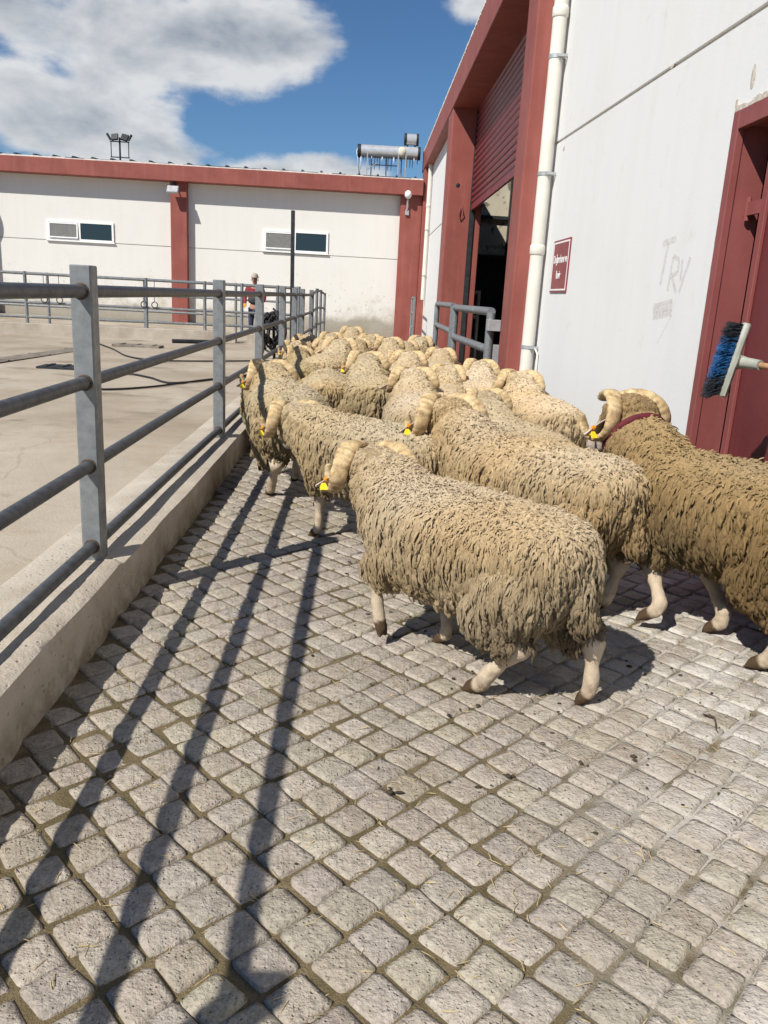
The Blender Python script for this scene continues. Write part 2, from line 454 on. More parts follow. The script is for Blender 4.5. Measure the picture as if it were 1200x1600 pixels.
    M['wood'] = simple('grey_board', (.23, .20, .16), .85, var=.3, scale=5, bump=.4)
    M['handle'] = simple('broom_handle_wood', (.42, .24, .12), .6, var=.2, scale=12)
    M['broom'] = simple('grey_broom_plastic', (.33, .335, .29), .5, var=.12, scale=14, bump=.15)
    M['br_blue'] = simple('blue_bristle', (.018, .105, .28), .5, var=.45, scale=40)
    M['br_black'] = simple('black_bristle', (.022, .025, .032), .6, var=.3, scale=40)
    # graffiti: worn paint, only partly covering
    t = NT('faded_paint_scrawl'); p = t.pos()
    a = t.range(t.noise(75, 6, .75, vec=p), .38, .72, 0, .42)
    t.base((.42, .30, .29)).rough(.9)
    t.put(t.b.inputs['Alpha'], a); M['scrawl'] = t.m
    # wool / animals
    t = NT('fleece_wool'); c = t.attr()
    fib = t.noise(1.0, 4, .65, vec=t.map(t.obj, (420, 420, 85)), dist=.6); g = t.noise(26, 4, .65)
    c = t.mix(t.range(g, .35, .72, 0, .38), c, t.mix(1.0, c, (.66, .56, .43, 1), 'MULTIPLY'))
    c = t.mix(t.range(fib, .35, .68, .30, 0), c, t.mix(1.0, c, (.45, .38, .30, 1), 'MULTIPLY'))
    c = t.mix(t.range(fib, .60, .78, 0, .35), c, t.mix(1.0, c, (1.35, 1.35, 1.4, 1), 'MULTIPLY'))
    v = t.math('ADD', .74, t.math('MULTIPLY', t.rand(), .36))
    cmb = t.N.new('ShaderNodeCombineColor'); t.L.new(v, cmb.inputs[0]); t.L.new(v, cmb.inputs[1]); t.L.new(t.math('MULTIPLY', v, t.math('ADD', .90, t.math('MULTIPLY', t.rand(), .14))), cmb.inputs[2])
    c = t.mix(1.0, c, cmb.outputs[0], 'MULTIPLY')
    t.base(c).rough(.95).spec(.06)
    t.put(t.b.inputs['Sheen Weight'], .05); t.put(t.b.inputs['Sheen Roughness'], .5); t.put(t.b.inputs['Sheen Tint'], (.9, .82, .68, 1))
    t.bump(fib, .9, .006); M['wool'] = t.m
    t = NT('ram_hide'); c = t.attr(); f = t.noise(170, 4, .65)
    hr = t.noise(1.0, 4, .6, vec=t.map(t.obj, (380, 380, 70)))
    c = t.mix(t.range(hr, .35, .7, .28, 0), c, t.mix(1.0, c, (.62, .52, .42, 1), 'MULTIPLY'))
    t.base(c).rough(.85).spec(.15).bump(t.math('ADD', t.math('MULTIPLY', hr, 1.5), t.noise(45, 3)), .7, .006); M['hide'] = t.m
    t = NT('ram_horn'); n = t.noise(28, 5, .65); k = t.noise(130, 3, .6)
    c = t.ramp(n, [(.28, (.27, .17, .08)), (.5, (.55, .41, .225)), (.75, (.76, .62, .42))])
    c = t.mix(1.0, c, t.attr(), 'MULTIPLY')
    t.base(c).rough(.62).spec(.3).bump(t.math('ADD', n, k), .5, .005); M['horn'] = t.m
    M['ear'] = simple('ram_ear_skin', (.55, .44, .37), .8, var=.18, scale=20)
    M['tag_y'] = simple('yellow_tag', (.80, .63, .03), .4, var=.04)
    M['tag_o'] = simple('orange_tag_button', (.72, .30, .03), .4, var=.05)
    M['eye'] = simple('eye_dark', (.02, .015, .01), .15, var=.1)
    M['collar'] = simple('dark_red_collar', (.11, .012, .02), .8, var=.2, scale=30)
    M['straw'] = simple('straw', (.48, .37, .19), .8, var=.35, scale=6)
    M['dung'] = simple('dung', (.055, .042, .025), .9, var=.4, scale=30, bump=.6)
    M['twig'] = simple('twig_bark', (.09, .06, .04), .9, var=.3, scale=40)
    M['skin'] = simple('man_skin', (.36, .20, .14), .6, var=.08)
    M['jacket'] = simple('maroon_jacket', (.22, .022, .03), .85, var=.2, scale=12)
    M['vest'] = simple('charcoal_vest', (.05, .05, .055), .85, var=.2, scale=12)
    M['trouser'] = simple('navy_trousers', (.035, .045, .085), .9, var=.2, scale=12)
    M['glove'] = simple('orange_glove', (.75, .33, .03), .7, var=.1)
    M['beanie'] = simple('grey_beanie', (.40, .36, .31), .95, var=.15, scale=60)
    M['boot'] = simple('black_boot', (.02, .02, .02), .5)
make_materials()

# ------------------------------------------------------------------ setting: ground, paving, kerb, yard
WALL_X = 2.25; PIL_X = 2.0
me = grid_mesh('ground', [-400, -120, -40, -12, 14, 40, 120, 400], [-60, -10, 10, 40, 120, 600], lambda x, y: -.09, M['earth'])
tag(link('ground', me), kind='structure')

pav = empty('pavement', (0, 0, 0)); tag(pav, kind='structure')
xs = np.linspace(-1.3, 2.45, 76); ys = np.linspace(-1.5, 33.2, 500)
nz = SNoise(3, .8)
def soilz(x, y):
    return -.0085 + .003 * math.sin(9.1 * x + 3 * y) * math.sin(7.3 * y - 2 * x) + .010 * min(1, max(0, (y - 15.5) / 1.5))
me = grid_mesh('joint_bed', xs, ys, soilz, M['soil'])
for p_ in me.polygons: p_.use_smooth = True
tag(link('joint_bed', me, pav), kind='stuff')

# granite setts: real blocks laid in a diagonal grid
def sett_geo(g, sx, sy):
    """rounded irregular block, top 4x4 grid + skirt; returns verts, quads, tris-free"""
    n = 4
    cx = np.array([-1, -.74, .74, 1.]); V = []
    cj = g.uniform(-.085, .085, (2, 2, 2))
    tilt = g.uniform(-.02, .02, 2)
    for j in range(n):
        for i in range(n):
            u, v = cx[i], cx[j]
            # corner rounding
            rr = .945 if (abs(u) == 1 and abs(v) == 1) else 1.0
            bu, bv = (u + 1) / 2, (v + 1) / 2
            off = (cj[0, 0] * (1 - bu) * (1 - bv) + cj[1, 0] * bu * (1 - bv) + cj[0, 1] * (1 - bu) * bv + cj[1, 1] * bu * bv)
            x = (u * rr + off[0] + g.uniform(-.025, .025)) * sx / 2
            y = (v * rr + off[1] + g.uniform(-.025, .025)) * sy / 2
            edge = (abs(u) == 1) + (abs(v) == 1)
            z = [0.0, -.0032, -.0068][edge] + g.uniform(-.0034, .0034) + tilt[0] * x + tilt[1] * y
            V.append((x, y, z))
    Q = [(j * n + i, j * n + i + 1, (j + 1) * n + i + 1, (j + 1) * n + i) for j in range(n - 1) for i in range(n - 1)]
    ring = [0, 1, 2, 3, 7, 11, 15, 14, 13, 12, 8, 4]
    b = len(V)
    for k in ring:
        x, y, z = V[k]; V.append((x * 1.03, y * 1.03, -.045))
    m = len(ring)
    for k in range(m):
        k2 = (k + 1) % m
        Q.append((ring[k2], ring[k], b + k, b + k2))
    return np.array(V), Q
g = np.random.default_rng(5)
PITCH = .1335
variants = []
for k in range(28):
    w = g.uniform(.113, .127); h = g.uniform(.113, .127)
    V, Q = sett_geo(g, w, h)
    if k >= 24: V[:, 0] *= .93; V[:, 1] *= .90
    gr = g.uniform(.86, 1.08); tint = np.array([1.0, 1 - g.uniform(0, .045), 1 - g.uniform(0, .10)]) * gr
    variants.append((V, Q, tint))
A1 = rad(44.3); A2 = rad(-46.4)
U1 = np.array([math.cos(A1), math.sin(A1)]) * PITCH; U2 = np.array([math.cos(A2), math.sin(A2)]) * PITCH
O = np.array([.117, 2.28])
stones = []
n1 = SNoise(21, .35); n2 = SNoise(22, .35); nh = SNoise(23, .6)
for i in range(-110, 150):
    for j in range(-150, 110):
        p = O + U1 * i + U2 * j
        if not (-1.19 < p[0] < 2.30 and .45 < p[1] < 16.6): continue
        q = np.array([[p[0], p[1], 0.]])
        x = p[0] + .016 * n1(q)[0] + g.normal() * .0045; y = p[1] + .016 * n2(q)[0] + g.normal() * .0045
        z = .001 + .0035 * nh(q)[0] + g.normal() * .0018
        if x < -1.14 and y < 16: continue
        rz = rad(-1.0) + A1 + g.normal() * .035 + (g.integers(0, 4) * math.pi / 2)
        stones.append((x, y, min(z, .006), rz, int(g.integers(0, 28)), g.normal() * .008, g.normal() * .008))
# in-view test for choosing the 300 that show largest
Minv = np.linalg.inv(np.array(cam.matrix_world))
def inview(x, y):
    v = Minv @ np.array([x, y, 0, 1.])
    if v[2] > -.1: return False
    return abs(v[0] / -v[2]) < .485 and abs(v[1] / -v[2]) < .645
seen = [s for s in stones if inview(s[0], s[1])]
seen.sort(key=lambda s: s[0] ** 2 + s[1] ** 2)
near = set(id(s) for s in seen[:300])
vmesh = []
for V, Q, tint in variants:
    vmesh.append(fast_mesh('sett', V, np.array(Q), np.zeros((0, 3), int), M['sett'], np.tile(tint, (len(V), 1))))
VV, QQ, CC = [], [], []; base = 0
for s in stones:
    x, y, z, rz, k, tx, ty = s
    if id(s) in near:
        o = link('sett', vmesh[k], pav); o.location = (x, y, z); o.rotation_euler = (tx, ty, rz)
    else:
        V, Q, tint = variants[k]
        c_, s_ = math.cos(rz), math.sin(rz)
        W = np.stack([V[:, 0] * c_ - V[:, 1] * s_ + x, V[:, 0] * s_ + V[:, 1] * c_ + y, V[:, 2] + z + V[:, 0] * tx + V[:, 1] * ty], 1)
        VV.append(W); QQ.append(np.array(Q) + base); CC.append(np.tile(tint, (len(V), 1))); base += len(V)
me = fast_mesh('setts', np.concatenate(VV), np.concatenate(QQ), np.zeros((0, 3), int), M['sett'], np.concatenate(CC))
tag(link('setts', me, pav), kind='stuff')

# straw, chaff and dung crumbs lying on the paving
def litter():
    mb = MB(); R_ = random.Random(4)
    for k in range(2600):
        x = R_.uniform(-1.1, 2.2); y = R_.uniform(1.0, 9.5) if R_.random() < .75 else R_.uniform(1.0, 4)
        L_ = R_.uniform(.008, .045); a = R_.uniform(0, 6.28); w = R_.uniform(.0007, .0016)
        z = R_.uniform(.001, .006); dx, dy = math.cos(a) * L_ / 2, math.sin(a) * L_ / 2; px, py = -math.sin(a) * w, math.cos(a) * w
        t = R_.uniform(-.006, .006)
        mb.add([(x - dx - px, y - dy - py, z - t), (x + dx - px, y + dy - py, z + t), (x + dx + px, y + dy + py, z + t), (x - dx + px, y - dy + py, z - t), (x, y, z + .002)],
               [(0, 1, 4), (1, 2, 4), (2, 3, 4), (3, 0, 4), (3, 2, 1, 0)])
    return mb
o = litter().build('straw_litter', M['straw']); tag(o, 'thin straw and chaff scattered over the stone setts', 'straw', kind='stuff')
mb = MB(); R_ = random.Random(9)
for k in range(260):
    cx, cy = R_.choice([(.95, 2.6), (.25, 2.55), (-.3, 5), (1.3, 2.9), (.6, 3.4), (-1.05, 5.5), (.3, 4.2), (1.5, 2.4)])
    x, y = R_.gauss(cx, .35), R_.gauss(cy, .4)
    if not (-1.1 < x < 2.1 and y > 1): continue
    r = R_.uniform(.0015, .006) * R_.choice((.7, 1, 1.5))
    mb.ball((x, y, .004), r, 6, 4, (R_.uniform(.6, 2.2), R_.uniform(.6, 1.9), .6))
tag(mb.build('dung_crumbs', M['dung'], smooth=True), 'dark crumbs of dung strewn on the paving', 'dung', kind='stuff')
mb = MB(); mb.tube([(1.47, 2.93, .012), (1.50, 2.90, .018), (1.49, 2.86, .014), (1.475, 2.82, .010), (1.47, 2.79, .009)], [.0045, .004, .0035, .003, .002], 6)
mb.tube([(1.50, 2.90, .018), (1.485, 2.925, .02)], [.003, .0015], 5)
tag(mb.build('twig', M['twig'], smooth=True), 'small crooked dark twig lying on pale setts', 'twig')

# kerb along the pen, rough cast concrete
def kerb_mesh():
    ys = np.concatenate([np.arange(-1.5, 9, .035), np.arange(9, 30.01, .25)])
    na, nb, nc = SNoise(31, 1.1), SNoise(32, 5.5), SNoise(33, 14.)
    V = []; prof_n = 0
    for y in ys:
        q = np.array([[0, y, 0.]])
        a = na(q)[0]; b = nb(q)[0]; c = nc(q)[0]
        xi = -1.15 + .010 * a
        lip = 1.0 if y < 3.86 + .02 * b else 0.0
        top = .232 + .004 * a
        prof = [(-1.64, top - .03), (-1.60, top - .002 + .002 * b), (-1.45, top + .002 * c), (-1.30, top + .002 * b),
                (xi - .105 + .006 * b, top + .002), (xi - .085 + .010 * c, top + lip * (.026 + .006 * c)),
                (xi - .035 + .004 * b, top + lip * (.024 + .003 * b) - .002),
                (xi - .008 + .003 * c, top + lip * .016 - .008 + .003 * c), (xi - .001 + .004 * b, top - .03 + .003 * c), (xi - .002 + .008 * b, .12 + .004 * c),
                (xi + .000 + .008 * c, .05), (xi + .008 + .010 * b, .0), (xi + .01, -.08)]
        if lip == 0:
            prof[6] = (xi - .045, top - .002); prof[5] = (xi - .085, top)
        prof_n = len(prof); V += [(x, y, z) for x, z in prof]
    Q = [(j * prof_n + i, j * prof_n + i + 1, (j + 1) * prof_n + i + 1, (j + 1) * prof_n + i) for j in range(len(ys) - 1) for i in range(prof_n - 1)]
    me = fast_mesh('kerb', np.array(V), np.array(Q)[:, ::-1], np.zeros((0, 3), int), M['kerb'])
    me.set_sharp_from_angle(angle=rad(38))
    return me
tag(link('kerb', kerb_mesh()), kind='structure')

# yard slab (higher than the paving)
xs = np.concatenate([np.linspace(-40, -14, 14), np.linspace(-13.4, -1.6, 60)]); ys = np.concatenate([np.linspace(-4, 31.9, 150)])
ny1, ny2 = SNoise(41, .15), SNoise(42, .7)
def yz(x, y):
    q = np.array([[x, y, 0.]]); return .216 + .006 * ny1(q)[0] + .002 * ny2(q)[0]
me = grid_mesh('yard', xs, ys, yz, M['yard'])
for p_ in me.polygons: p_.use_smooth = True
tag(link('yard', me), kind='structure')
mb = MB(); mb.box(-40, -1.62, -4, 31.9, -.085, .195); tag(mb.build('yard_base', M['yard']), kind='structure')

# ------------------------------------------------------------------ fences
def rsq(mb, x, y, h, z0, z1, c=.012):
    mb.box(x - h, x + h, y - h, y + h, z0, z1, c)
fence = empty('pen_fence', (-1.32, 3.94, .2))
tag(fence, 'grey galvanised pen fence of square posts and four round rails on the kerb', 'fence')
POSTY = [-3.3, .30, 3.94, 7.56, 10.46, 13.39, 15.70, 17.63, 20.58]
RZ = [1.55, 1.128, .718, .305]
post_me = None
def child_at(name, me, parent, loc):
    o = link(name, me, parent); o.location = Vector(loc) - parent.location; return o
mb = MB(); rsq(mb, 0, 0, .05, 0, 1.475, .008); post_me = mb.mesh('post', M['galv'])
wb = MB()
wb.tube([(.034 * math.cos(a), 0, .034 * math.sin(a)) for a in np.linspace(0, 2 * math.pi, 15)], .0058, 6)
weld_me = wb.mesh('weld', M['rust'], True)
for k, y in enumerate(POSTY):
    o = child_at('post', post_me, fence, (-1.32, y, .193))
    if 1 < k < 5:
        for z in RZ:
            for s_ in (-.0515, .0515):
                w = link('weld', weld_me, o); w.location = (0, s_, z - .193)
for k in range(len(POSTY) - 1):
    y0, y1 = POSTY[k] + .049, POSTY[k + 1] - .049
    for z in RZ:
        mb = MB(); n = 7
        sag = random.uniform(-.004, .004); sx = random.uniform(-.004, .004)
        path = [(-1.32 + sx * math.sin(math.pi * t), y0 + (y1 - y0) * t, z + sag * math.sin(math.pi * t)) for t in np.linspace(0, 1, n)]
        mb.tube([Vector(p) - fence.location for p in path], .0305, 14)
        mb.build('rail', M['pipe'], fence, True, 50)

# round-tube panel carrying the pen line on to the shed
pan = empty('tube_fence', (-1.30, 22.7, .2)); tag(pan, 'round tube fence panel at the far end of the pen fence', 'fence')
pp = [(-1.32, 21.0, 1.60), (-1.31, 22.76, 1.72), (-1.30, 24.6, 1.70), (-1.28, 26.6, 1.62)]
for x, y, h in pp:
    MB().tube([Vector((x, y, .21)) - pan.location, Vector((x, y, h)) - pan.location], .042, 10).build('post', M['galv'], pan, True, 50)
for (x0, y0, h0), (x1, y1, h1) in zip(pp[:-1], pp[1:]):
    for fr in (.97, .66, .36, .08):
        a = Vector((x0, y0, .2 + (h0 - .2) * fr)); b = Vector((x1, y1, .2 + (h1 - .2) * fr))
        MB().tube([a - pan.location, b - pan.location], .032, 10).build('rail', M['pipe'], pan, True, 50)

# yard fence on its own low kerb in front of the shed
def fline(x): return 21.6 + .2 * (x + 4)
bk = MB()
for (x0, x1, z) in ((-14.5, -3.35, .50), (-3.05, -1.75, .46)):
    a0, a1 = fline(x0), fline(x1)
    n = 24
    for i in range(1):
        v = []
        for t in np.linspace(0, 1, n):
            x = x0 + (x1 - x0) * t; y = a0 + (a1 - a0) * t
            w = random.uniform(-.008, .008)
            v += [(x, y - .17 + w, .15), (x, y - .15 + w, z - .012), (x, y - .13, z + w), (x, y + .15, z), (x, y + .16, .15)]
        f = []
        for k in range(n - 1):
            for i in range(4): f.append((k * 5 + i, (k + 1) * 5 + i, (k + 1) * 5 + i + 1, k * 5 + i + 1))
        f += [(0, 1, 2, 3, 4), tuple((n - 1) * 5 + i for i in (4, 3, 2, 1, 0))]
        bk.add(v, f)
tag(bk.build('low_kerb', M['kerb']), kind='structure')
def yard_fence(name, label, pts, z0, rails, r, ph, mat='galv'):
    root = empty(name, (pts[0][0], pts[0][1], z0)); tag(root, label, 'fence')
    for x, y in pts:
        MB().tube([Vector((x, y, z0)) - root.location, Vector((x, y, ph)) - root.location], r * 1.25, 10).build('post', M[mat], root, True, 50)
    for (xa, ya), (xb, yb) in zip(pts[:-1], pts[1:]):
        for z in rails:
            MB().tube([Vector((xa, ya, z)) - root.location, Vector((xb, yb, z)) - root.location], r, 10).build('rail', M[mat], root, True, 50)
    return root
px = [-14.2, -12.4, -10.35, -8.38, -6.95, -5.57, -4.14, -3.21, -2.3, -1.75]
yf = yard_fence('yard_fence', 'three rail tube fence on low concrete kerb across the yard', [(x, fline(x)) for x in px], .48, (1.69, 1.0, .65), .034, 1.74)
for x in (-7.95, -7.6, -5.62, -5.36):
    mb = MB(); y = fline(x) - .04
    mb.tube([(x, y, 1.69), (x, y - .005, 1.35), (x, y, 1.16)], .008, 6)
    mb.tube([(x + .075 * math.cos(a), y, 1.085 + .075 * math.sin(a)) for a in np.linspace(.5 * math.pi, 2.4 * math.pi, 14)], .013, 6)
    o = mb.build('tie_ring', M['dark'], yf, True); o.location = -yf.location
px2 = [-15, -12.2, -9.4, -6.6, -3.9, -2.0]
yard_fence('feed_fence', 'second tube fence close to the white shed wall behind yard fence', [(x, 25.2 + .06 * (x + 4)) for x in px2], .18, (1.72, 1.28, .8), .034, 1.76)

# loose things in the yard
def board(name, label, cat, cx, cy, L_, W_, T_, rz, mat, zoff=.217):
    mb = MB(); mb.box(-L_ / 2, L_ / 2, -W_ / 2, W_ / 2, 0, T_, .004)
    for k in range(3):
        x = -L_ / 2 + L_ * (k + .5) / 3
        mb.box(x - .03, x + .03, -W_ / 2 + .01, W_ / 2 - .01, T_ - .001, T_ + .014)
    o = mb.build(name, M[mat]); o.location = (cx, cy, zoff); o.rotation_euler = (0, rad(random.uniform(-.5, .5)), rz)
    tag(o, label, cat)
board('drain_cover', 'dark steel drain cover lying on the yard concrete near post', 'drain cover', -4.78, 13.2, .75, .5, .03, .03, 'dark')
board('wooden_board', 'grey weathered board lying flat before the low kerb', 'board', -5.05, 18.5, 1.05, .42, .05, -.03, 'wood')
board('steel_plate', 'long dark plate strip set in the yard floor by drain cover', 'plate', -6.0, 15.3, 4.6, .42, .012, 1.5, 'wood', .217)
mb = MB(); mb.tube([(-4.7, 20.3, .268), (-3.7, 20.75, .268)], .05, 12); tag(mb.build('pipe_offcut', M['dark'], None, True, 50), 'short dark pipe lying in front of the low kerb', 'pipe')
def bez(pts, n=14):
    P = [Vector(p) for p in pts]; out = []
    for i in range(len(P) - 1):
        p0, p1, p2, p3 = P[max(i - 1, 0)], P[i], P[i + 1], P[min(i + 2, len(P) - 1)]
        for t in np.linspace(0, 1, n, endpoint=False):
            out.append(.5 * ((2 * p1) + (p2 - p0) * t + (2 * p0 - 5 * p1 + 4 * p2 - p3) * t * t + (3 * p1 - p0 - 3 * p2 + p3) * t ** 3))
    out.append(P[-1]); return out
hz = .236
mb = MB(); mb.tube(bez([(-1.75, 13.2, hz), (-2.29, 12.5, hz), (-2.85, 11.2, hz), (-3.3, 10.65, hz), (-3.62, 10.75, hz), (-3.80, 11.7, hz), (-3.62, 12.6, hz), (-3.2, 12.3, hz), (-2.7, 11.75, hz), (-2.1, 12.9, hz), (-1.7, 13.8, hz)]), .014, 8)
tag(mb.build('rubber_hose', M['black'], None, True), 'black rubber hose looped on yard concrete beside the pen fence', 'hose')
mb = MB(); mb.tube(bez([(-5.95, 18.6, hz), (-5.2, 17.2, hz), (-4.5, 15.75, hz), (-3.8, 15.2, hz), (-2.9, 15.6, hz), (-2.1, 16.2, hz), (-1.7, 16.4, hz)]), .014, 8)
tag(mb.build('power_cable', M['black'], None, True), 'long thin black cable running across the yard floor', 'cable')
# coil of hose hung on a stand, steel profile post
root = empty('hose_reel', (-1.86, 17.0, .215)); tag(root, 'tangled black hose coil on a dark stand behind the pen fence', 'hose reel')
R_ = random.Random(3)
for k in range(11):
    r = R_.uniform(.20, .32); cz = R_.uniform(.5, .66); tx = R_.uniform(-1.3, 1.3); ph = R_.uniform(0, 6)
    pts = [(r * math.cos(a) * math.cos(tx) + R_.uniform(-.02, .02), .10 * R_.uniform(-1, 1) + r * math.cos(a) * math.sin(tx), cz + r * R_.uniform(.85, 1.0) * 1.2 * math.sin(a) + .06 * math.sin(2.3 * a + ph)) for a in np.linspace(ph, ph + 6.4, 26)]
    MB().tube(pts, .021, 7).build('hose_loop', M['black'], root, True)
mb = MB(); mb.tube([(-.25, 0, 0), (0, 0, .95)], .03, 8); mb.tube([(.25, 0, 0), (0, 0, .95)], .03, 8); mb.tube([(0, .3, 0), (0, 0, .9)], .03, 8); mb.tube([(-.15, 0, .62), (.15, 0, .62)], .03, 8)
mb.build('stand', M['dark'], root, True, 50)
mb = MB()
for a, b, c, d in ((-.042, .042, -.045, -.035), (-.042, .042, .035, .045), (-.006, .006, -.035, .035)): mb.box(a, b, c, d, 0, 3.2)
o = mb.build('steel_post', M['dark']); o.location = (-1.70, 19.6, .20); o.rotation_euler = (0, rad(-.6), 0)
tag(o, 'tall dark steel profile post standing upright behind the pen fence', 'post')

# ------------------------------------------------------------------ white shed closing the yard
SY = 32.0
shed = empty('white_shed', (-6, SY, 0)); tag(shed, 'long white rendered shed with oxide red beam and pillars behind the yard', 'building')
def part(mb, name, mat, parent, smooth=False, angle=None):
    off = parent.location if parent.parent is None else parent.parent.location
    mb.v = [tuple(Vector(v) - off) for v in mb.v]
    return mb.build(name, M[mat], parent, smooth, angle)
GZ = 3.0
def panel_with_gap(x0, x1, mat):
    mb = MB()
    mb.box(x0, x1, SY, SY + .25, -.1, GZ - .013); part(mb, 'wall', mat, shed)
    mb = MB(); mb.box(x0, x1, SY, SY + .25, GZ + .013, 5.35); part(mb, 'wall', mat, shed)
    mb = MB(); mb.box(x0, x1, SY + .03, SY + .24, GZ - .014, GZ + .014); part(mb, 'joint', 'plaster', shed)
panel_with_gap(-22, -14.6, 'white_far'); panel_with_gap(-14.0, -7.33, 'white_far'); panel_with_gap(-6.73, 1.2, 'white_far')
for x0, x1 in ((-14.6, -14.0), (-7.34, -6.73), (1.18, 1.995)):
    mb = MB(); mb.box(x0, x1, SY - .28, SY + .26, -.1, 5.3, .015); part(mb, 'pillar', 'red', shed)
mb = MB(); mb.box(-22, 1.978, SY - .54, SY + .3, 5.27, 5.80, .015); part(mb, 'beam', 'red', shed)
mb = MB()
x = -22
R_ = random.Random(2)
while x < 1.9:
    w = R_.uniform(.25, .7); h = R_.uniform(.03, .055); mb.box(x, min(x + w, 1.95), SY - .51, SY - .12, 5.80, 5.80 + h); x += w
part(mb, 'mortar_edge', 'white_edge', shed)
mb = MB(); mb.add([(-22, SY - .48, 5.86), (1.9, SY - .48, 5.86), (1.9, SY + 6, 6.25), (-22, SY + 6, 6.25), (-22, SY - .48, 5.83), (1.9, SY - .48, 5.83), (1.9, SY + 6, 6.2), (-22, SY + 6, 6.2)],
             [(0, 1, 2, 3), (7, 6, 5, 4), (0, 4, 5, 1), (1, 5, 6, 2), (2, 6, 7, 3), (3, 7, 4, 0)])
roof = part(mb, 'roof', 'roof', shed)
mb = MB()
for k in range(35):
    x = -21.8 + .69 * k
    if x > 1.8: break
    for q in range(1):
        mb.add([(x - .05, SY - .50, 5.862), (x + .05, SY - .50, 5.862), (x + .03, SY - .50, 5.915), (x - .03, SY - .50, 5.915), (x - .05, SY + 6, 6.25), (x + .05, SY + 6, 6.25), (x + .03, SY + 6, 6.30), (x - .03, SY + 6, 6.30)],
               [(3, 2, 1, 0), (4, 5, 6, 7), (0, 1, 5, 4), (1, 2, 6, 5), (2, 3, 7, 6), (3, 0, 4, 7)])
part(mb, 'roof_rib', 'roof', roof)
mb = MB(); mb.box(-22, 1.9, SY + 5.7, SY + 6, -.1, 6.2); part(mb, 'back_wall', 'white_far', shed)
mb = MB(); mb.box(-22.2, -21.99, SY, SY + 6, -.1, 6.1); part(mb, 'end_wall', 'white_far', shed)
# sliding windows
def shed_window(x0, x1, z0, z1):
    w = bpy.data.objects.new('window', None); col.objects.link(w); w.parent = shed
    y = SY
    mb = MB()
    f = .07
    mb.box(x0, x1, y - .05, y + .02, z0, z0 + f); mb.box(x0, x1, y - .05, y + .02, z1 - f, z1)
    mb.box(x0, x0 + f, y - .05, y + .02, z0 + f, z1 - f); mb.box(x1 - f, x1, y - .05, y + .02, z0 + f, z1 - f)
    xm = (x0 + x1) / 2 - .03; mb.box(xm - .04, xm + .04, y - .051, y + .02, z0 + f, z1 - f)
    part(mb, 'frame', 'frame', w)
    mb = MB(); mb.box(xm + .04, x1 - f, y - .03, y - .02, z0 + f, z1 - f); part(mb, 'pane', 'glass', w)
    # left sash tilted outwards at the bottom, dark blind behind
    sash = MB(); a, b, c, d = x0 + f + .01, xm - .05, z0 + f + .01, z1 - f - .01
    def sk(z): return y - .055 - .03 * (d - z) / (d - c)
    def bar(xa, xb, za, zb):
        v = []
        for z in (za, zb):
            v += [(xa, sk(z) - .015, z), (xb, sk(z) - .015, z), (xb, sk(z) + .015, z), (xa, sk(z) + .015, z)]
        sash.add(v, [(0, 3, 2, 1), (4, 5, 6, 7), (0, 1, 5, 4), (1, 2, 6, 5), (2, 3, 7, 6), (3, 0, 4, 7)])
    bar(a, b, c, c + .045); bar(a, b, d - .045, d); bar(a, a + .045, c + .045, d - .045); bar(b - .045, b, c + .045, d - .045)
    part(sash, 'sash', 'frame', w)
    mb = MB(); v = [(a + .045, sk(c), c + .045), (b - .045, sk(c), c + .045), (b - .045, sk(d), d - .045), (a + .045, sk(d), d - .045)]
    mb.add(v, [(0, 1, 2, 3)]); mb.add([(p[0], p[1] + .006, p[2]) for p in v], [(3, 2, 1, 0)]); part(mb, 'pane', 'blind', w)
    mb = MB(); mb.box(x0 - .03, x1 + .03, y - .08, y + .01, z0 - .035, z0 - .002); part(mb, 'sill', 'frame', w)
shed_window(-12.0, -9.52, 3.01, 3.72); shed_window(-3.94, -1.48, 3.05, 3.82)
# lamps on the pillars
def floodlight(name, label, x, y, z, kind):
    root = empty(name, (x, y, z)); tag(root, label, 'floodlight')
    if kind == 0:
        mb = MB(); mb.box(-.05, .05, -.02, .12, .1, .28, .01); mb.tube([(0, .0, .2), (0, -.16, .02)], .025, 8); mb.build('bracket', M['dark'], root)
        R = Matrix.Rotation(rad(-38), 3, 'X')
        mb = MB(); mb.box(-.21, .21, -.06, .04, -.15, .15, .02, R, (0, -.22, -.03)); mb.build('housing', M['clamp'], root)
        mb = MB(); mb.box(-.18, .18, -.066, -.058, -.12, .12, 0, R, (0, -.22, -.03)); mb.build('lens', M['clamp'], root)
    else:
        mb = MB(); mb.tube([(0, .05, -.55), (0, -.02, -.45), (0, -.06, -.2), (0, -.12, .0)], .035, 8); mb.box(-.07, .07, -.03, .1, -.62, -.45); mb.build('bracket', M['clamp'], root)
        mb = MB(); mb.ball((0, -.16, .08), .15, 14, 10, (.9, 1.1, 1)); mb.build('globe', M['frame'], root, True)
    return root
floodlight('floodlight', 'square grey floodlight on the red pillar between the shed windows', -7.16, SY - .40, 4.98, 0)
floodlight('wall_lamp', 'round white lamp on the red corner pillar of the shed', 1.43, SY - .33, 5.20, 1)
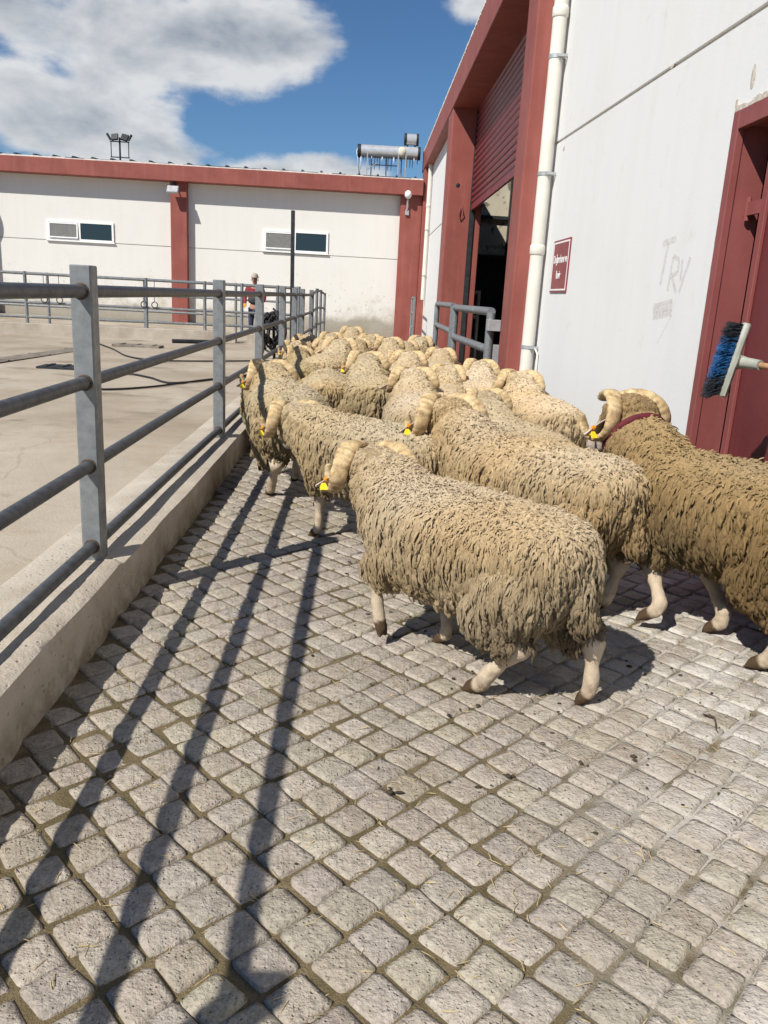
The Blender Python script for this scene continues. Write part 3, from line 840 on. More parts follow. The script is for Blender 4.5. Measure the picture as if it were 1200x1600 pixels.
# floodlight mast on the roof
root = empty('floodlight_mast', (-9.55, SY + 1.2, 5.94)); tag(root, 'small black frame mast with four floodlights on shed roof', 'floodlight mast')
mb = MB(); mb.tube([(0, 0, 0), (0, 0, .95)], .035, 8)
for s_ in (-.33, .33): mb.tube([(s_, 0, .25), (s_, 0, .80)], .018, 6)
mb.tube([(-.36, 0, .25), (.36, 0, .25)], .02, 6); mb.tube([(-.36, 0, .80), (.36, 0, .80)], .02, 6); mb.box(-.12, .12, -.12, .12, 0, .14)
mb.build('frame', M['dark'], root)
for x, ry, rx in ((-.46, -32, 0), (-.2, -8, 30), (.24, 10, 30), (.47, 32, 0)):
    mb = MB(); R = Matrix.Rotation(rad(ry), 3, 'Y') @ Matrix.Rotation(rad(-rx), 3, 'X')
    w = .13 if abs(x) < .3 else .04
    mb.box(-w, w, -.04, .04, -.13, .13, .015, R, (x * .85, -.04, .95)); mb.build('lamp_head', M['dark'], root)
o = MB(); o.ball((0, 0, .12), .13, 10, 8, (.8, 1.5, 1)); o.ball((0, -.2, .27), .075, 10, 8); o.tube([(0, .1, .1), (0, .42, .06)], [.07, .03], 8, flat=.4); o.tube([(.03, 0, 0), (.03, 0, -.12)], .012, 5); o.tube([(-.03, 0, 0), (-.03, 0, -.12)], .012, 5)
o = o.build('bird', M['dark'], None, True); o.location = (-13.75, SY - .4, 6.02); o.rotation_euler = (0, 0, rad(35)); tag(o, 'dark bird perched on the shed roof edge', 'bird')
# solar water heater
root = empty('solar_water_heater', (.64, SY + .5, 5.9)); tag(root, 'solar water heater with steel tank and dripping stand on the shed roof', 'water heater')
mb = MB(); mb.box(-1.15, 1.25, -.35, .35, -.02, .05); mb.build('base_frame', M['dark'], root)
mb = MB(); mb.tube([(-1.06, 0, .93), (-1.02, 0, .93), (1.12, 0, .95), (1.16, 0, .95)], [.19, .225, .225, .19], 20); mb.build('tank', M['chrome'], root, True, 40)
for a_, b_ in (((-1.16, 0, .93), (-1.03, 0, .93)), ((1.10, 0, .95), (1.2, 0, .95))): MB().tube([a_, b_], .237, 20).build('end_cap', M['dark'], root, True, 40)
mb = MB(); mb.ball((.52, -.12, .94), .2, 12, 10, (1, .8, 1)); mb.build('foam_patch', M['foam'], root, True)
mb = MB(); mb.tube([(.62, 0, 1.42), (1.06, 0, 1.42)], .2, 18); mb.build('small_tank', M['chrome'], root, True, 40)
for a_, b_ in (((.57, 0, 1.42), (.66, 0, 1.42)), ((1.02, 0, 1.42), (1.11, 0, 1.42))): MB().tube([a_, b_], .212, 18).build('small_tank_cap', M['dark'], root, True, 40)
for x in (.7, .98): MB().box(x - .03, x + .03, -.03, .03, 1.1, 1.25).build('bracket', M['dark'], root)
for x, yy in ((-.78, -.3), (-.62, .3), (-.05, .3), (.38, -.25), (.52, .25), (.66, -.28)):
    mb = MB(); mb.box(x - .022, x + .022, yy - .02, yy + .02, .03, .86); mb.build('leg', M['clamp'], root)
mb = MB(); mb.tube([(-.62, .3, .52), (.4, .3, .52)], .02, 6); mb.tube([(-.78, -.3, .25), (-.4, -.3, .5)], .015, 6); mb.build('brace', M['clamp'], root)
R_ = random.Random(8)
for k in range(22):
    x = -1.0 + 2.1 * k / 21 + R_.uniform(-.03, .03); L_ = R_.choice([.15, .22, .3, .5, .35])
    mb = MB(); mb.tube([(x, -.12, .77), (x + .004, -.12, .77 - L_)], [.02, .008], 6); mb.build('drip', M['drip'] if k % 4 == 0 else M['dark'], root, True)
mb = MB(); mb.tube([(-1.12, -.1, 1.1), (-1.18, -.1, .9), (-1.05, -.1, .1)], .02, 6); mb.build('drip_pipe', M['drip'], root, True)
# satellite dish beyond the window
root = empty('satellite_dish', (-15.0, SY - .36, 4.75)); tag(root, 'grey satellite dish bracketed to the shed wall', 'satellite dish')
mb = MB(); n = 20
ring = []
for j, (r, d) in enumerate(((0, .10), (.25, .075), (.42, .03), (.52, 0))):
    for i in range(n):
        a = 2 * math.pi * i / n; ring.append((r * math.cos(a), d, r * 1.1 * math.sin(a)))
fs = [(j * n + i, j * n + (i + 1) % n, (j + 1) * n + (i + 1) % n, (j + 1) * n + i) for j in range(3) for i in range(n)]
mb.add(ring, fs); mb.add([(p[0], p[1] + .012, p[2]) for p in ring], [f[::-1] for f in fs]); mb.v = [tuple(Matrix.Rotation(rad(-20), 3, 'X') @ Vector(p) + Vector((0, -.55, 0))) for p in mb.v]
mb.build('dish', M['frame'], root, True); mb = MB(); mb.tube([(0, -.47, 0), (0, .0, -.05), (0, .37, -.05)], .025, 8); mb.tube([(0, -.5, -.4), (0, -1.0, -.1)], .015, 6); mb.build('arm', M['clamp'], root, True)

# ------------------------------------------------------------------ barn on the right
barn = empty('red_framed_barn', (PIL_X, 12, 0)); tag(barn, 'tall white barn with oxide red pillars and a half raised maroon shutter', 'building')
# wall panels of the near bay with a slanting joint; door opening 4.10..5.36, to z 2.81
def gz(y): return 3.35 + (y - 5.18) * .031
def bpart(mb, name, mat, smooth=False, angle=None): return part(mb, name, mat, barn, smooth, angle)
def prism_yz(mb, poly, x0, x1):
    n = len(poly); v = [(x0, y, z) for y, z in poly] + [(x1, y, z) for y, z in poly]
    f = [tuple(range(n - 1, -1, -1)), tuple(range(n, 2 * n))] + [(i, (i + 1) % n, n + (i + 1) % n, n + i) for i in range(n)]
    f = [tuple(q) for q in f]
    mb.add(v, f)
D0, D1, DZ = 2.10, 5.375, 2.815
mb = MB()
prism_yz(mb, [(D1, -.1), (11.4, -.1), (11.4, gz(11.4) - .016), (D1, gz(D1) - .016)], WALL_X, WALL_X + .2); bpart(mb, 'wall', 'white')
mb = MB(); prism_yz(mb, [(-3, DZ), (D1, DZ), (D1, gz(D1) - .016), (-3, gz(-3) - .016)], WALL_X, WALL_X + .2); bpart(mb, 'wall', 'white')
mb = MB(); prism_yz(mb, [(-3, -.1), (D0, -.1), (D0, DZ), (-3, DZ)], WALL_X, WALL_X + .2); bpart(mb, 'wall', 'white')
mb = MB(); prism_yz(mb, [(-3, gz(-3) + .016), (11.4, gz(11.4) + .016), (11.4, 6.3), (-3, 6.3)], WALL_X, WALL_X + .2); bpart(mb, 'wall', 'white')
mb = MB(); prism_yz(mb, [(-3, gz(-3) - .02), (11.4, gz(11.4) - .02), (11.4, gz(11.4) + .02), (-3, gz(-3) + .02)], WALL_X + .022, WALL_X + .19); bpart(mb, 'joint', 'plaster')
# broken plaster along the door frame edge, chips on the wall
mb = MB(); R_ = random.Random(12); z = 0.
while z < 2.85:
    h = R_.uniform(.02, .07); w = R_.uniform(.008, .03); mb.box(WALL_X - R_.uniform(.003, .008), WALL_X + .01, D1 - .005, D1 + w, z, z + h * .95); z += h
y = D1
while y > 3.2:
    w = R_.uniform(.02, .06); mb.box(WALL_X - R_.uniform(.004, .02), WALL_X + .01, y - w * .95, y, DZ - .002, DZ + R_.uniform(.012, .04)); y -= w
bpart(mb, 'chipped_plaster', 'plaster')
for (y, z, sy, sz) in ((5.22, 2.98, .035, .075), (10.1, 3.385, .05, .03), (6.7, 3.40, .04, .018)):
    mb = MB(); mb.ball((WALL_X + .001, y, z), 1, 9, 6, (.004, sy, sz)); bpart(mb, 'plaster_chip', 'plaster', True)
# far bay
def gz2(y): return 4.15 + (y - 23) * .02
mb = MB(); mb.box(WALL_X, WALL_X + .2, 22.9, 32.6, -.1, 3.83); bpart(mb, 'wall', 'white')
mb = MB(); mb.box(WALL_X, WALL_X + .2, 22.9, 32.6, 3.87, 6.3); bpart(mb, 'wall', 'white')
mb = MB(); mb.box(WALL_X + .02, WALL_X + .19, 22.9, 32.6, 3.82, 3.88); bpart(mb, 'joint', 'plaster')
# pillars and beam
SHX = 2.66
for y0, y1, x1 in ((11.25, 11.95, SHX + .25), (21.9, 23.0, SHX + .25), (31.6, 32.7, 2.6), (-3.2, -2.6, 2.6)):
    mb = MB(); mb.box(PIL_X, x1, y0, y1, -.1, 6.27, .02); bpart(mb, 'pillar', 'red')
mb = MB(); mb.box(PIL_X - .02, SHX + .3, -3.2, 33.0, 6.25, 6.92, .02); bpart(mb, 'beam', 'red')
R_ = random.Random(6); mb = MB(); y = -3.0
while y < 32.9:
    w = R_.uniform(.15, .3); mb.box(PIL_X - .03, PIL_X + .25, y, y + w * .8, 6.915, 6.94 + R_.uniform(.01, .04)); y += w
bpart(mb, 'mortar_edge', 'white_edge')
# hole and bent lug in the side of the second pillar
mb = MB(); mb.ball((2.25, 21.897, 4.45), .055, 10, 8, (1, .15, 1)); bpart(mb, 'pipe_hole', 'black', True)
mb = MB(); mb.tube([(2.38, 21.88, 3.95), (2.31, 21.84, 3.78), (2.36, 21.86, 3.62), (2.43, 21.84, 3.76), (2.38, 21.88, 3.95)], .014, 6); bpart(mb, 'lug', 'doorframe', True)
# roller shutter, half raised
sh = bpy.data.objects.new('roller_shutter', None); col.objects.link(sh); sh.parent = barn
nsl = 16; z0 = 4.02; hh = (6.30 - z0) / nsl
sm = MB(); pr = []
for t in np.linspace(0, 1, 6): pr.append((-.045 * math.sin(math.pi * t) ** .7, t * hh * .96))
v = []
for yy in (11.9, 21.95): v += [(SHX + a, yy, z) for a, z in pr] + [(SHX + .012, yy, z) for a, z in pr]
n = 6; fs = []
for i in range(n - 1): fs += [(i, i + 1, 12 + i + 1, 12 + i), (6 + i + 1, 6 + i, 18 + i, 18 + i + 1)]
fs += [(0, 12, 18, 6), (5, 11, 23, 17)]
sm.add([tuple(Vector(p) - Vector(barn.location)) for p in v], fs)
slat_me = sm.mesh('slat', M['shutter'], True, 50)
for k in range(nsl):
    o = link('slat', slat_me, sh); o.location = (0, 0, z0 + k * hh)
mb = MB(); mb.box(SHX - .03, SHX + .03, 11.92, 21.93, z0 - .16, z0 - .002, .01); part(mb, 'bottom_rail', 'shutter', sh)
for y0, y1 in ((11.951, 12.0), (21.85, 21.899)):
    mb = MB(); mb.box(SHX - .06, SHX + .06, y0, y1, 0, 6.24); bpart(mb, 'shutter_guide', 'dark')
# interior: floor, partition, roof with an unseen gap added to light the partition
mb = MB(); mb.box(SHX + .1, 14, -3, 33, -.08, .01); bpart(mb, 'floor', 'yard')
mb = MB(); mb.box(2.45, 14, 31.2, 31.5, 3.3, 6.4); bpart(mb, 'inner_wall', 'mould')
mb = MB(); mb.box(2.45, 14, 31.25, 31.5, 0, 3.3); bpart(mb, 'inner_wall', 'dark')  # dark colour stands in for the shaded opening below the pale wall
for x in (3.6, 5.2, 7.0):
    mb = MB(); mb.box(x - .06, x + .06, 31.0, 31.199, 0, 6.4); bpart(mb, 'stanchion', 'dark')
for z in (4.62, 3.25):
    mb = MB(); mb.box(2.5, 14, 31.05, 31.198, z - .06, z + .06); bpart(mb, 'purlin', 'dark')
for a in ((2.2, 14, -3.2, 28.2), (9.5, 14, 28.2, 31.0), (2.2, 14, 31.0, 33)):
    mb = MB(); mb.add([(a[0], a[2], 6.86 + .05 * (a[0] - 2)), (a[1], a[2], 6.86 + .05 * (a[1] - 2)), (a[1], a[3], 6.86 + .05 * (a[1] - 2)), (a[0], a[3], 6.86 + .05 * (a[0] - 2)),
                       (a[0], a[2], 6.80 + .05 * (a[0] - 2)), (a[1], a[2], 6.80 + .05 * (a[1] - 2)), (a[1], a[3], 6.80 + .05 * (a[1] - 2)), (a[0], a[3], 6.80 + .05 * (a[0] - 2))],
                      [(0, 1, 2, 3), (7, 6, 5, 4), (0, 4, 5, 1), (1, 5, 6, 2), (2, 6, 7, 3), (3, 7, 4, 0)])
    bpart(mb, 'roof', 'roof')
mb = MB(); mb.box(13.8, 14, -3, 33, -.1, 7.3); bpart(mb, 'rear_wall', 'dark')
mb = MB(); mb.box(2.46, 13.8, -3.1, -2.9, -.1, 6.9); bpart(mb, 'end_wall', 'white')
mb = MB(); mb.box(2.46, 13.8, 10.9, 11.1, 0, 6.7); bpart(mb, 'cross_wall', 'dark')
# downpipes
def downpipe(y, ztop, zbot, r, clamps, xx):
    p = bpy.data.objects.new('downpipe', None); col.objects.link(p); p.parent = barn
    mb = MB(); path = [(xx, y, zbot), (xx, y, ztop)]; mb.tube(path, r, 18)
    part(mb, 'tube', 'pvc', p, True, 50)
    for z in (4.85, 2.2) if r > .08 else (4.8,):
        mb = MB(); mb.tube([(xx, y, z), (xx, y, z + .02), (xx, y, z + .11), (xx, y, z + .13)], [r, r + .012, r + .012, r], 18); part(mb, 'socket', 'pvc', p, True, 60)
    for z in clamps:
        mb = MB(); mb.tube([(xx, y, z), (xx, y, z + .045)], r + .007, 18); mb.box(xx, WALL_X + .003, y - r - .035, y - r + .005, z + .006, z + .036)
        mb.box(xx + .01, WALL_X + .002, y - .02, y + .02, z + .008, z + .034); part(mb, 'clamp', 'clamp', p, True, 40)
downpipe(10.50, 6.26, .06, .083, (4.42, 3.13, 1.05), 2.135)
downpipe(30.8, 6.26, 1.57, .075, (4.0, 2.4), 2.15)
mb = MB(); mb.tube([(2.225, 10.30, .05), (2.225, 10.30, 1.0), (2.2, 10.36, 1.06)], .012, 8); bpart(mb, 'conduit', 'pvc', True)
# steel side door: frame, leaf ajar in the recess
dr = bpy.data.objects.new('steel_door', None); col.objects.link(dr); dr.parent = barn
mb = MB(); mb.box(WALL_X - .018, WALL_X + .03, D1 - .085, D1 + .0, .0, DZ, .004); mb.box(WALL_X - .016, WALL_X + .03, D0, D0 + .085, 0, DZ, .004)
mb.box(WALL_X - .017, WALL_X + .029, D0 + .086, D1 - .086, DZ - .11, DZ - .001, .004)
part(mb, 'door_frame', 'doorframe', dr)
mb = MB(); mb.box(WALL_X + .031, WALL_X + .20, D1 - .075, D1 - .035, 0, DZ - .03); mb.box(WALL_X + .031, WALL_X + .20, D0 + .03, D0 + .08, 0, DZ - .03); mb.box(WALL_X + .031, WALL_X + .2, D0 + .081, D1 - .08, DZ - .09, DZ - .03)
part(mb, 'door_rebate', 'doorframe', dr)
mb = MB(); mb.box(WALL_X + .14, WALL_X + .185, 4.02, D1 - .27, .02, DZ - .20, .006); leaf = part(mb, 'door_leaf', 'door', dr)
mb = MB(); mb.box(WALL_X + .115, WALL_X + .139, D1 - .34, D1 - .272, .02, DZ - .19, .004); part(mb, 'edge_strip', 'doorframe', dr)
for z in (2.18, 1.2, .35):
    mb = MB(); mb.tube([(WALL_X + .12, D1 - .10, z), (WALL_X + .12, D1 - .10, z + .14)], .016, 8); mb.box(WALL_X + .11, WALL_X + .13, D1 - .28, D1 - .07, z + .03, z + .11); part(mb, 'hinge', 'doorframe', dr)
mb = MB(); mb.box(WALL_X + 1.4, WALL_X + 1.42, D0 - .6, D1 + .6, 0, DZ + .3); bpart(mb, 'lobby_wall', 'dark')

# scrawled paint letters on the near bay
def stroke(pts, w, name='scrawl'):
    mb = MB()
    for (y0, z0), (y1, z1) in zip(pts[:-1], pts[1:]):
        d = Vector((y1 - y0, z1 - z0)).normalized(); nn = Vector((-d.y, d.x)) * w / 2
        x = WALL_X - .0025
        q = [(x, y0 + nn.x, z0 + nn.y), (x, y0 - nn.x, z0 - nn.y), (x, y1 - nn.x, z1 - nn.y), (x, y1 + nn.x, z1 + nn.y)]
        mb.add(q, [(0, 1, 2, 3)])
    return bpart(mb, name, 'scrawl')
# letters read right to left in Y because the wall faces -X
ty, tz, s_ = 6.30, 2.05, 1.0
stroke([(6.36, 2.10), (6.10, 2.12)], .05); stroke([(6.24, 2.10), (6.30, 1.80)], .045)
stroke([(6.10, 2.00), (6.13, 1.75)], .04); stroke([(6.10, 2.00), (5.98, 1.97), (5.98, 1.88), (6.10, 1.86)], .035); stroke([(6.08, 1.86), (5.96, 1.74)], .04)
stroke([(5.92, 1.97), (5.90, 1.82)], .035); stroke([(5.78, 1.98), (5.90, 1.74)], .04)
stroke([(6.38, 1.62), (6.0, 1.66)], .08); stroke([(6.36, 1.56), (5.98, 1.60)], .05); stroke([(5.98, 1.58), (6.2, 1.36)], .012)

# hanging sign
sg = empty('wall_sign', (WALL_X, 9.63, 2.05)); tag(sg, 'maroon wall sign with white border and lettering beside the downpipe', 'sign')
mb = MB(); mb.box(-.014, -.001, -.40, .40, -.295, .295, .002); mb.build('plate', M['sign_red'], sg)
mb = MB(); t_ = .018
for a in ((-.375, .375, .255, .255 + t_), (-.375, .375, -.255 - t_, -.255), (-.375, -.375 + t_, -.255, .255), (.375 - t_, .375, -.255, .255)): mb.box(-.0175, -.0135, a[0], a[1], a[2], a[3])
mb.build('border', M['sign_white'], sg)
def text(s, size, loc, parent, mat, name='lettering'):
    cu = bpy.data.curves.new('t', 'FONT'); cu.body = s; cu.size = size; cu.align_x = 'CENTER'; cu.align_y = 'CENTER'; cu.extrude = .001; cu.offset = .0025
    to = bpy.data.objects.new('t', cu); col.objects.link(to)
    dg = bpy.context.evaluated_depsgraph_get(); me = bpy.data.meshes.new_from_object(to.evaluated_get(dg))
    bpy.data.objects.remove(to); me.materials.clear(); me.materials.append(mat)
    # text x -> -Y (reads left to right facing -X wall), y -> Z
    for v in me.vertices:
        x, y, z = v.co; v.co = (loc[0] - z, loc[1] - x * .82, loc[2] + y)
    me.flip_normals() if hasattr(me, 'flip_normals') else None
    me.name = name
    return link(name, me, parent)
text('Do\u011fumhane ve', .125, (-.0165, 0.0, .075), sg, M['sign_white']); text('Revir', .125, (-.0165, .03, -.10), sg, M['sign_white'])

# gates across the shutter opening
def gate(name, label, a, b, z0, z1, r, mids):
    root = empty(name, (a[0], a[1], 0)); tag(root, label, 'gate', 'tube gates across the barn opening')
    A = Vector((0, 0, 0)); B = Vector((b[0] - a[0], b[1] - a[1], 0)); up = Vector((0, 0, 1))
    for p in (A, B): MB().tube([p + up * .03, p + up * (z1 - .02)], r * 1.08, 14).build('stile', M['galv'], root, True, 50)
    for z in [z0, z1] + mids: MB().tube([A + up * z, B + up * z], r, 14).build('rail', M['galv'], root, True, 50)
    return root
g2 = gate('tube_gate', 'grey tube gate hinged on the pillar beside the downpipe', (1.88, 12.15), (1.77, 16.0), .36, 1.47, .062, [.92])
mb = MB(); mb.box(-.07, .12, -.26, -.06, 1.20, 1.36, .01); mb.build('hinge_plate', M['clamp'], g2)
gate('tube_gate', 'grey tube gate standing before the second red pillar', (1.76, 16.25), (1.82, 20.6), .45, 1.50, .06, [1.0])
gate('side_gate', 'small dark tube gate against the far corner pillar of barn', (1.72, 28.6), (1.78, 31.0), .15, 1.62, .035, [.6, 1.1])
# things glimpsed inside the barn
root = empty('inner_railing', (3.1, 22.5, 0)); tag(root, 'grey tube railing inside the dark barn', 'railing')
for y in (0, 3.5): MB().tube([(.0 + .06 * y, y, 0), (.06 * y, y, 1.9)], .05, 10).build('post', M['galv'], root, True, 50)
for z in (.55, 1.2, 1.85): MB().tube([(-.1, -.2, z), (.3, 3.8, z)], .045, 10).build('rail', M['galv'], root, True, 50)
root = empty('feed_trough', (2.95, 17.3, 0)); tag(root, 'pale metal trough with pipe standing inside the barn opening', 'trough')
mb = MB(); mb.box(-.15, .35, -.5, .5, .32, .40); mb.box(-.15, -.12, -.5, .5, .40, .72); mb.box(.32, .35, -.5, .5, .40, .72); mb.box(-.12, .32, -.5, -.47, .40, .72); mb.box(-.12, .32, .47, .5, .40, .72); mb.build('basin', M['clamp'], root)
for x in (-.1, .3):
    for y in (-.42, .42): MB().box(x - .025, x + .025, y - .025, y + .025, 0, .33).build('leg', M['dark'], root)
mb = MB(); mb.tube([(.1, .3, .5), (.1, .3, 1.05), (.1, .05, 1.1)], .03, 8); mb.build('water_pipe', M['clamp'], root, True)

# broom with its handle resting on a wall hook
root = empty('broom', (1.905, 4.1, 1.38)); tag(root, 'upturned broom with blue and black bristles in front of the red door', 'broom')
ax = Vector((.075, .0, .408)).normalized()             # along the head
hd = Vector((.235, -.95, -.05)).normalized()           # handle direction
hd = Vector((.30, -.93, -.02)).normalized()
bd = Vector((-.80, .18, -.10)); bd = (bd - ax * bd.dot(ax)).normalized()  # bristles point away from the handle
sd_ = ax.cross(bd).normalized()
Rb = Matrix((bd, sd_, ax)).transposed()
mb = MB(); mb.box(-.012, .030, -.032, .032, -.19, .19, .012)
mb.v = [tuple(Rb @ Vector(p)) for p in mb.v]; mb.build('head_block', M['broom'], root, True, 45)
mb = MB(); mb.tube([Vector((.0, 0, 0)), bd * -.03, bd * -.03 + hd * .03, bd * -.035 + hd * .12], [.05, .034, .028, .025], 12); mb.build('socket', M['broom'], root, True, 45)
tip = bd * -.035 + hd * 1.02
mb = MB(); mb.tube([bd * -.035 + hd * .09, tip], .0145, 12); mb.build('handle', M['handle'], root, True, 50)
R_ = random.Random(5)
bb, bk_, bk3 = MB(), MB(), MB()
for k in range(1500):
    a = R_.uniform(-.18, .18); s2 = R_.uniform(-.03, .03); q = ax * a + sd_ * s2 + bd * .028
    spread = ax * (a * .07 - .012 + R_.uniform(-.012, .012)) + sd_ * (s2 * .9 + R_.uniform(-.02, .02)) + Vector((0, 0, -.012))
    L_ = R_.uniform(.055, .085); e = q + bd * L_ + spread
    t1 = q + bd * L_ * .5 + spread * .35
    (bb if -.08 < a + R_.gauss(0, .014) < .10 else (bk_ if a > 0 else bk3)).tube([q, t1, e], [.0016, .0014, .0009], 3, caps=False)
bb.build('bristles', M['br_blue'], root, True); bk_.build('bristles', M['br_black'], root, True); bk3.build('bristles', M['br_black'], root, True)
hp = Vector(root.location) + tip
root2 = empty('wall_hook', (WALL_X, hp.y + .05, hp.z - .02)); tag(root2, 'small steel hook on the barn wall holding the broom handle', 'hook')
MB().tube(bez([(0, 0, .03), (-.05, 0, .0), (hp.x - WALL_X - .01, 0, -.005), (hp.x - WALL_X - .035, 0, .035)], 6), .006, 6).build('hook', M['dark'], root2, True)
MB().box(-.004, .004, -.02, .02, -.03, .06).build('plate', M['dark'], root2)

# ------------------------------------------------------------------ rams
def capsule_pts(a, b, ra, rb, n=12, m=4):
    """closed tapered capsule as verts/faces"""
    a, b = np.array(a, float), np.array(b, float); d = b - a; L_ = np.linalg.norm(d); d = d / max(L_, 1e-6)
    u = np.cross(d, [0, 0, 1.]) if abs(d[2]) < .9 else np.cross(d, [1., 0, 0]); u /= np.linalg.norm(u); w = np.cross(d, u)
    rings = []
    for k in range(1, m + 1): t = math.pi / 2 * k / m; rings.append((a - d * ra * math.cos(t), ra * math.sin(t)))
    for k in range(0, m): t = math.pi / 2 * k / m; rings.append((b + d * rb * math.sin(t), rb * math.cos(t)))
    V = [a - d * ra]
    for c, r in rings:
        for i in range(n):
            x = 2 * math.pi * i / n; V.append(c + (u * math.cos(x) + w * math.sin(x)) * r)
    V.append(b + d * rb)
    F = [(0, 1 + (i + 1) % n, 1 + i) for i in range(n)]
    for k in range(len(rings) - 1):
        for i in range(n):
            j = (i + 1) % n; F.append((1 + k * n + i, 1 + k * n + j, 1 + (k + 1) * n + j, 1 + (k + 1) * n + i))
    e = len(V) - 1; o = 1 + (len(rings) - 1) * n
    F += [(e, o + i, o + (i + 1) % n) for i in range(n)]
    return V, F

TRUNK = [(-.565, .60, .05, .07), (-.54, .59, .13, .14), (-.48, .572, .195, .195), (-.36, .56, .238, .225), (-.18, .555, .258, .237), (.02, .55, .268, .243),
         (.20, .555, .250, .240), (.34, .57, .215, .225), (.45, .60, .165, .19), (.54, .635, .115, .14), (.60, .66, .06, .08)]
LEGS0 = dict(
    LF=[(-.13, .28, .46, .10), (-.125, .30, .29, .048), (-.12, .285, .10, .029), (-.12, .30, .055, .031), (-.12, .335, .022, .030)],
    RF=[(.13, .28, .46, .10), (.125, .30, .29, .048), (.12, .285, .10, .029), (.12, .30, .055, .031), (.12, .335, .022, .030)],
    LH=[(-.13, -.36, .50, .15), (-.145, -.26, .40, .115), (-.13, -.45, .27, .052), (-.125, -.415, .10, .032), (-.125, -.40, .055, .033), (-.125, -.36, .022, .031)],
    RH=[(.13, -.36, .50, .15), (.145, -.26, .40, .115), (.13, -.45, .27, .052), (.125, -.415, .10, .032), (.125, -.40, .055, .033), (.125, -.36, .022, .031)])

def seg_dist(P, a, b):
    a, b = np.array(a), np.array(b); d = b - a; t = np.clip(((P - a) @ d) / (d @ d), 0, 1)
    return np.linalg.norm(P - (a + t[:, None] * d), axis=1), t

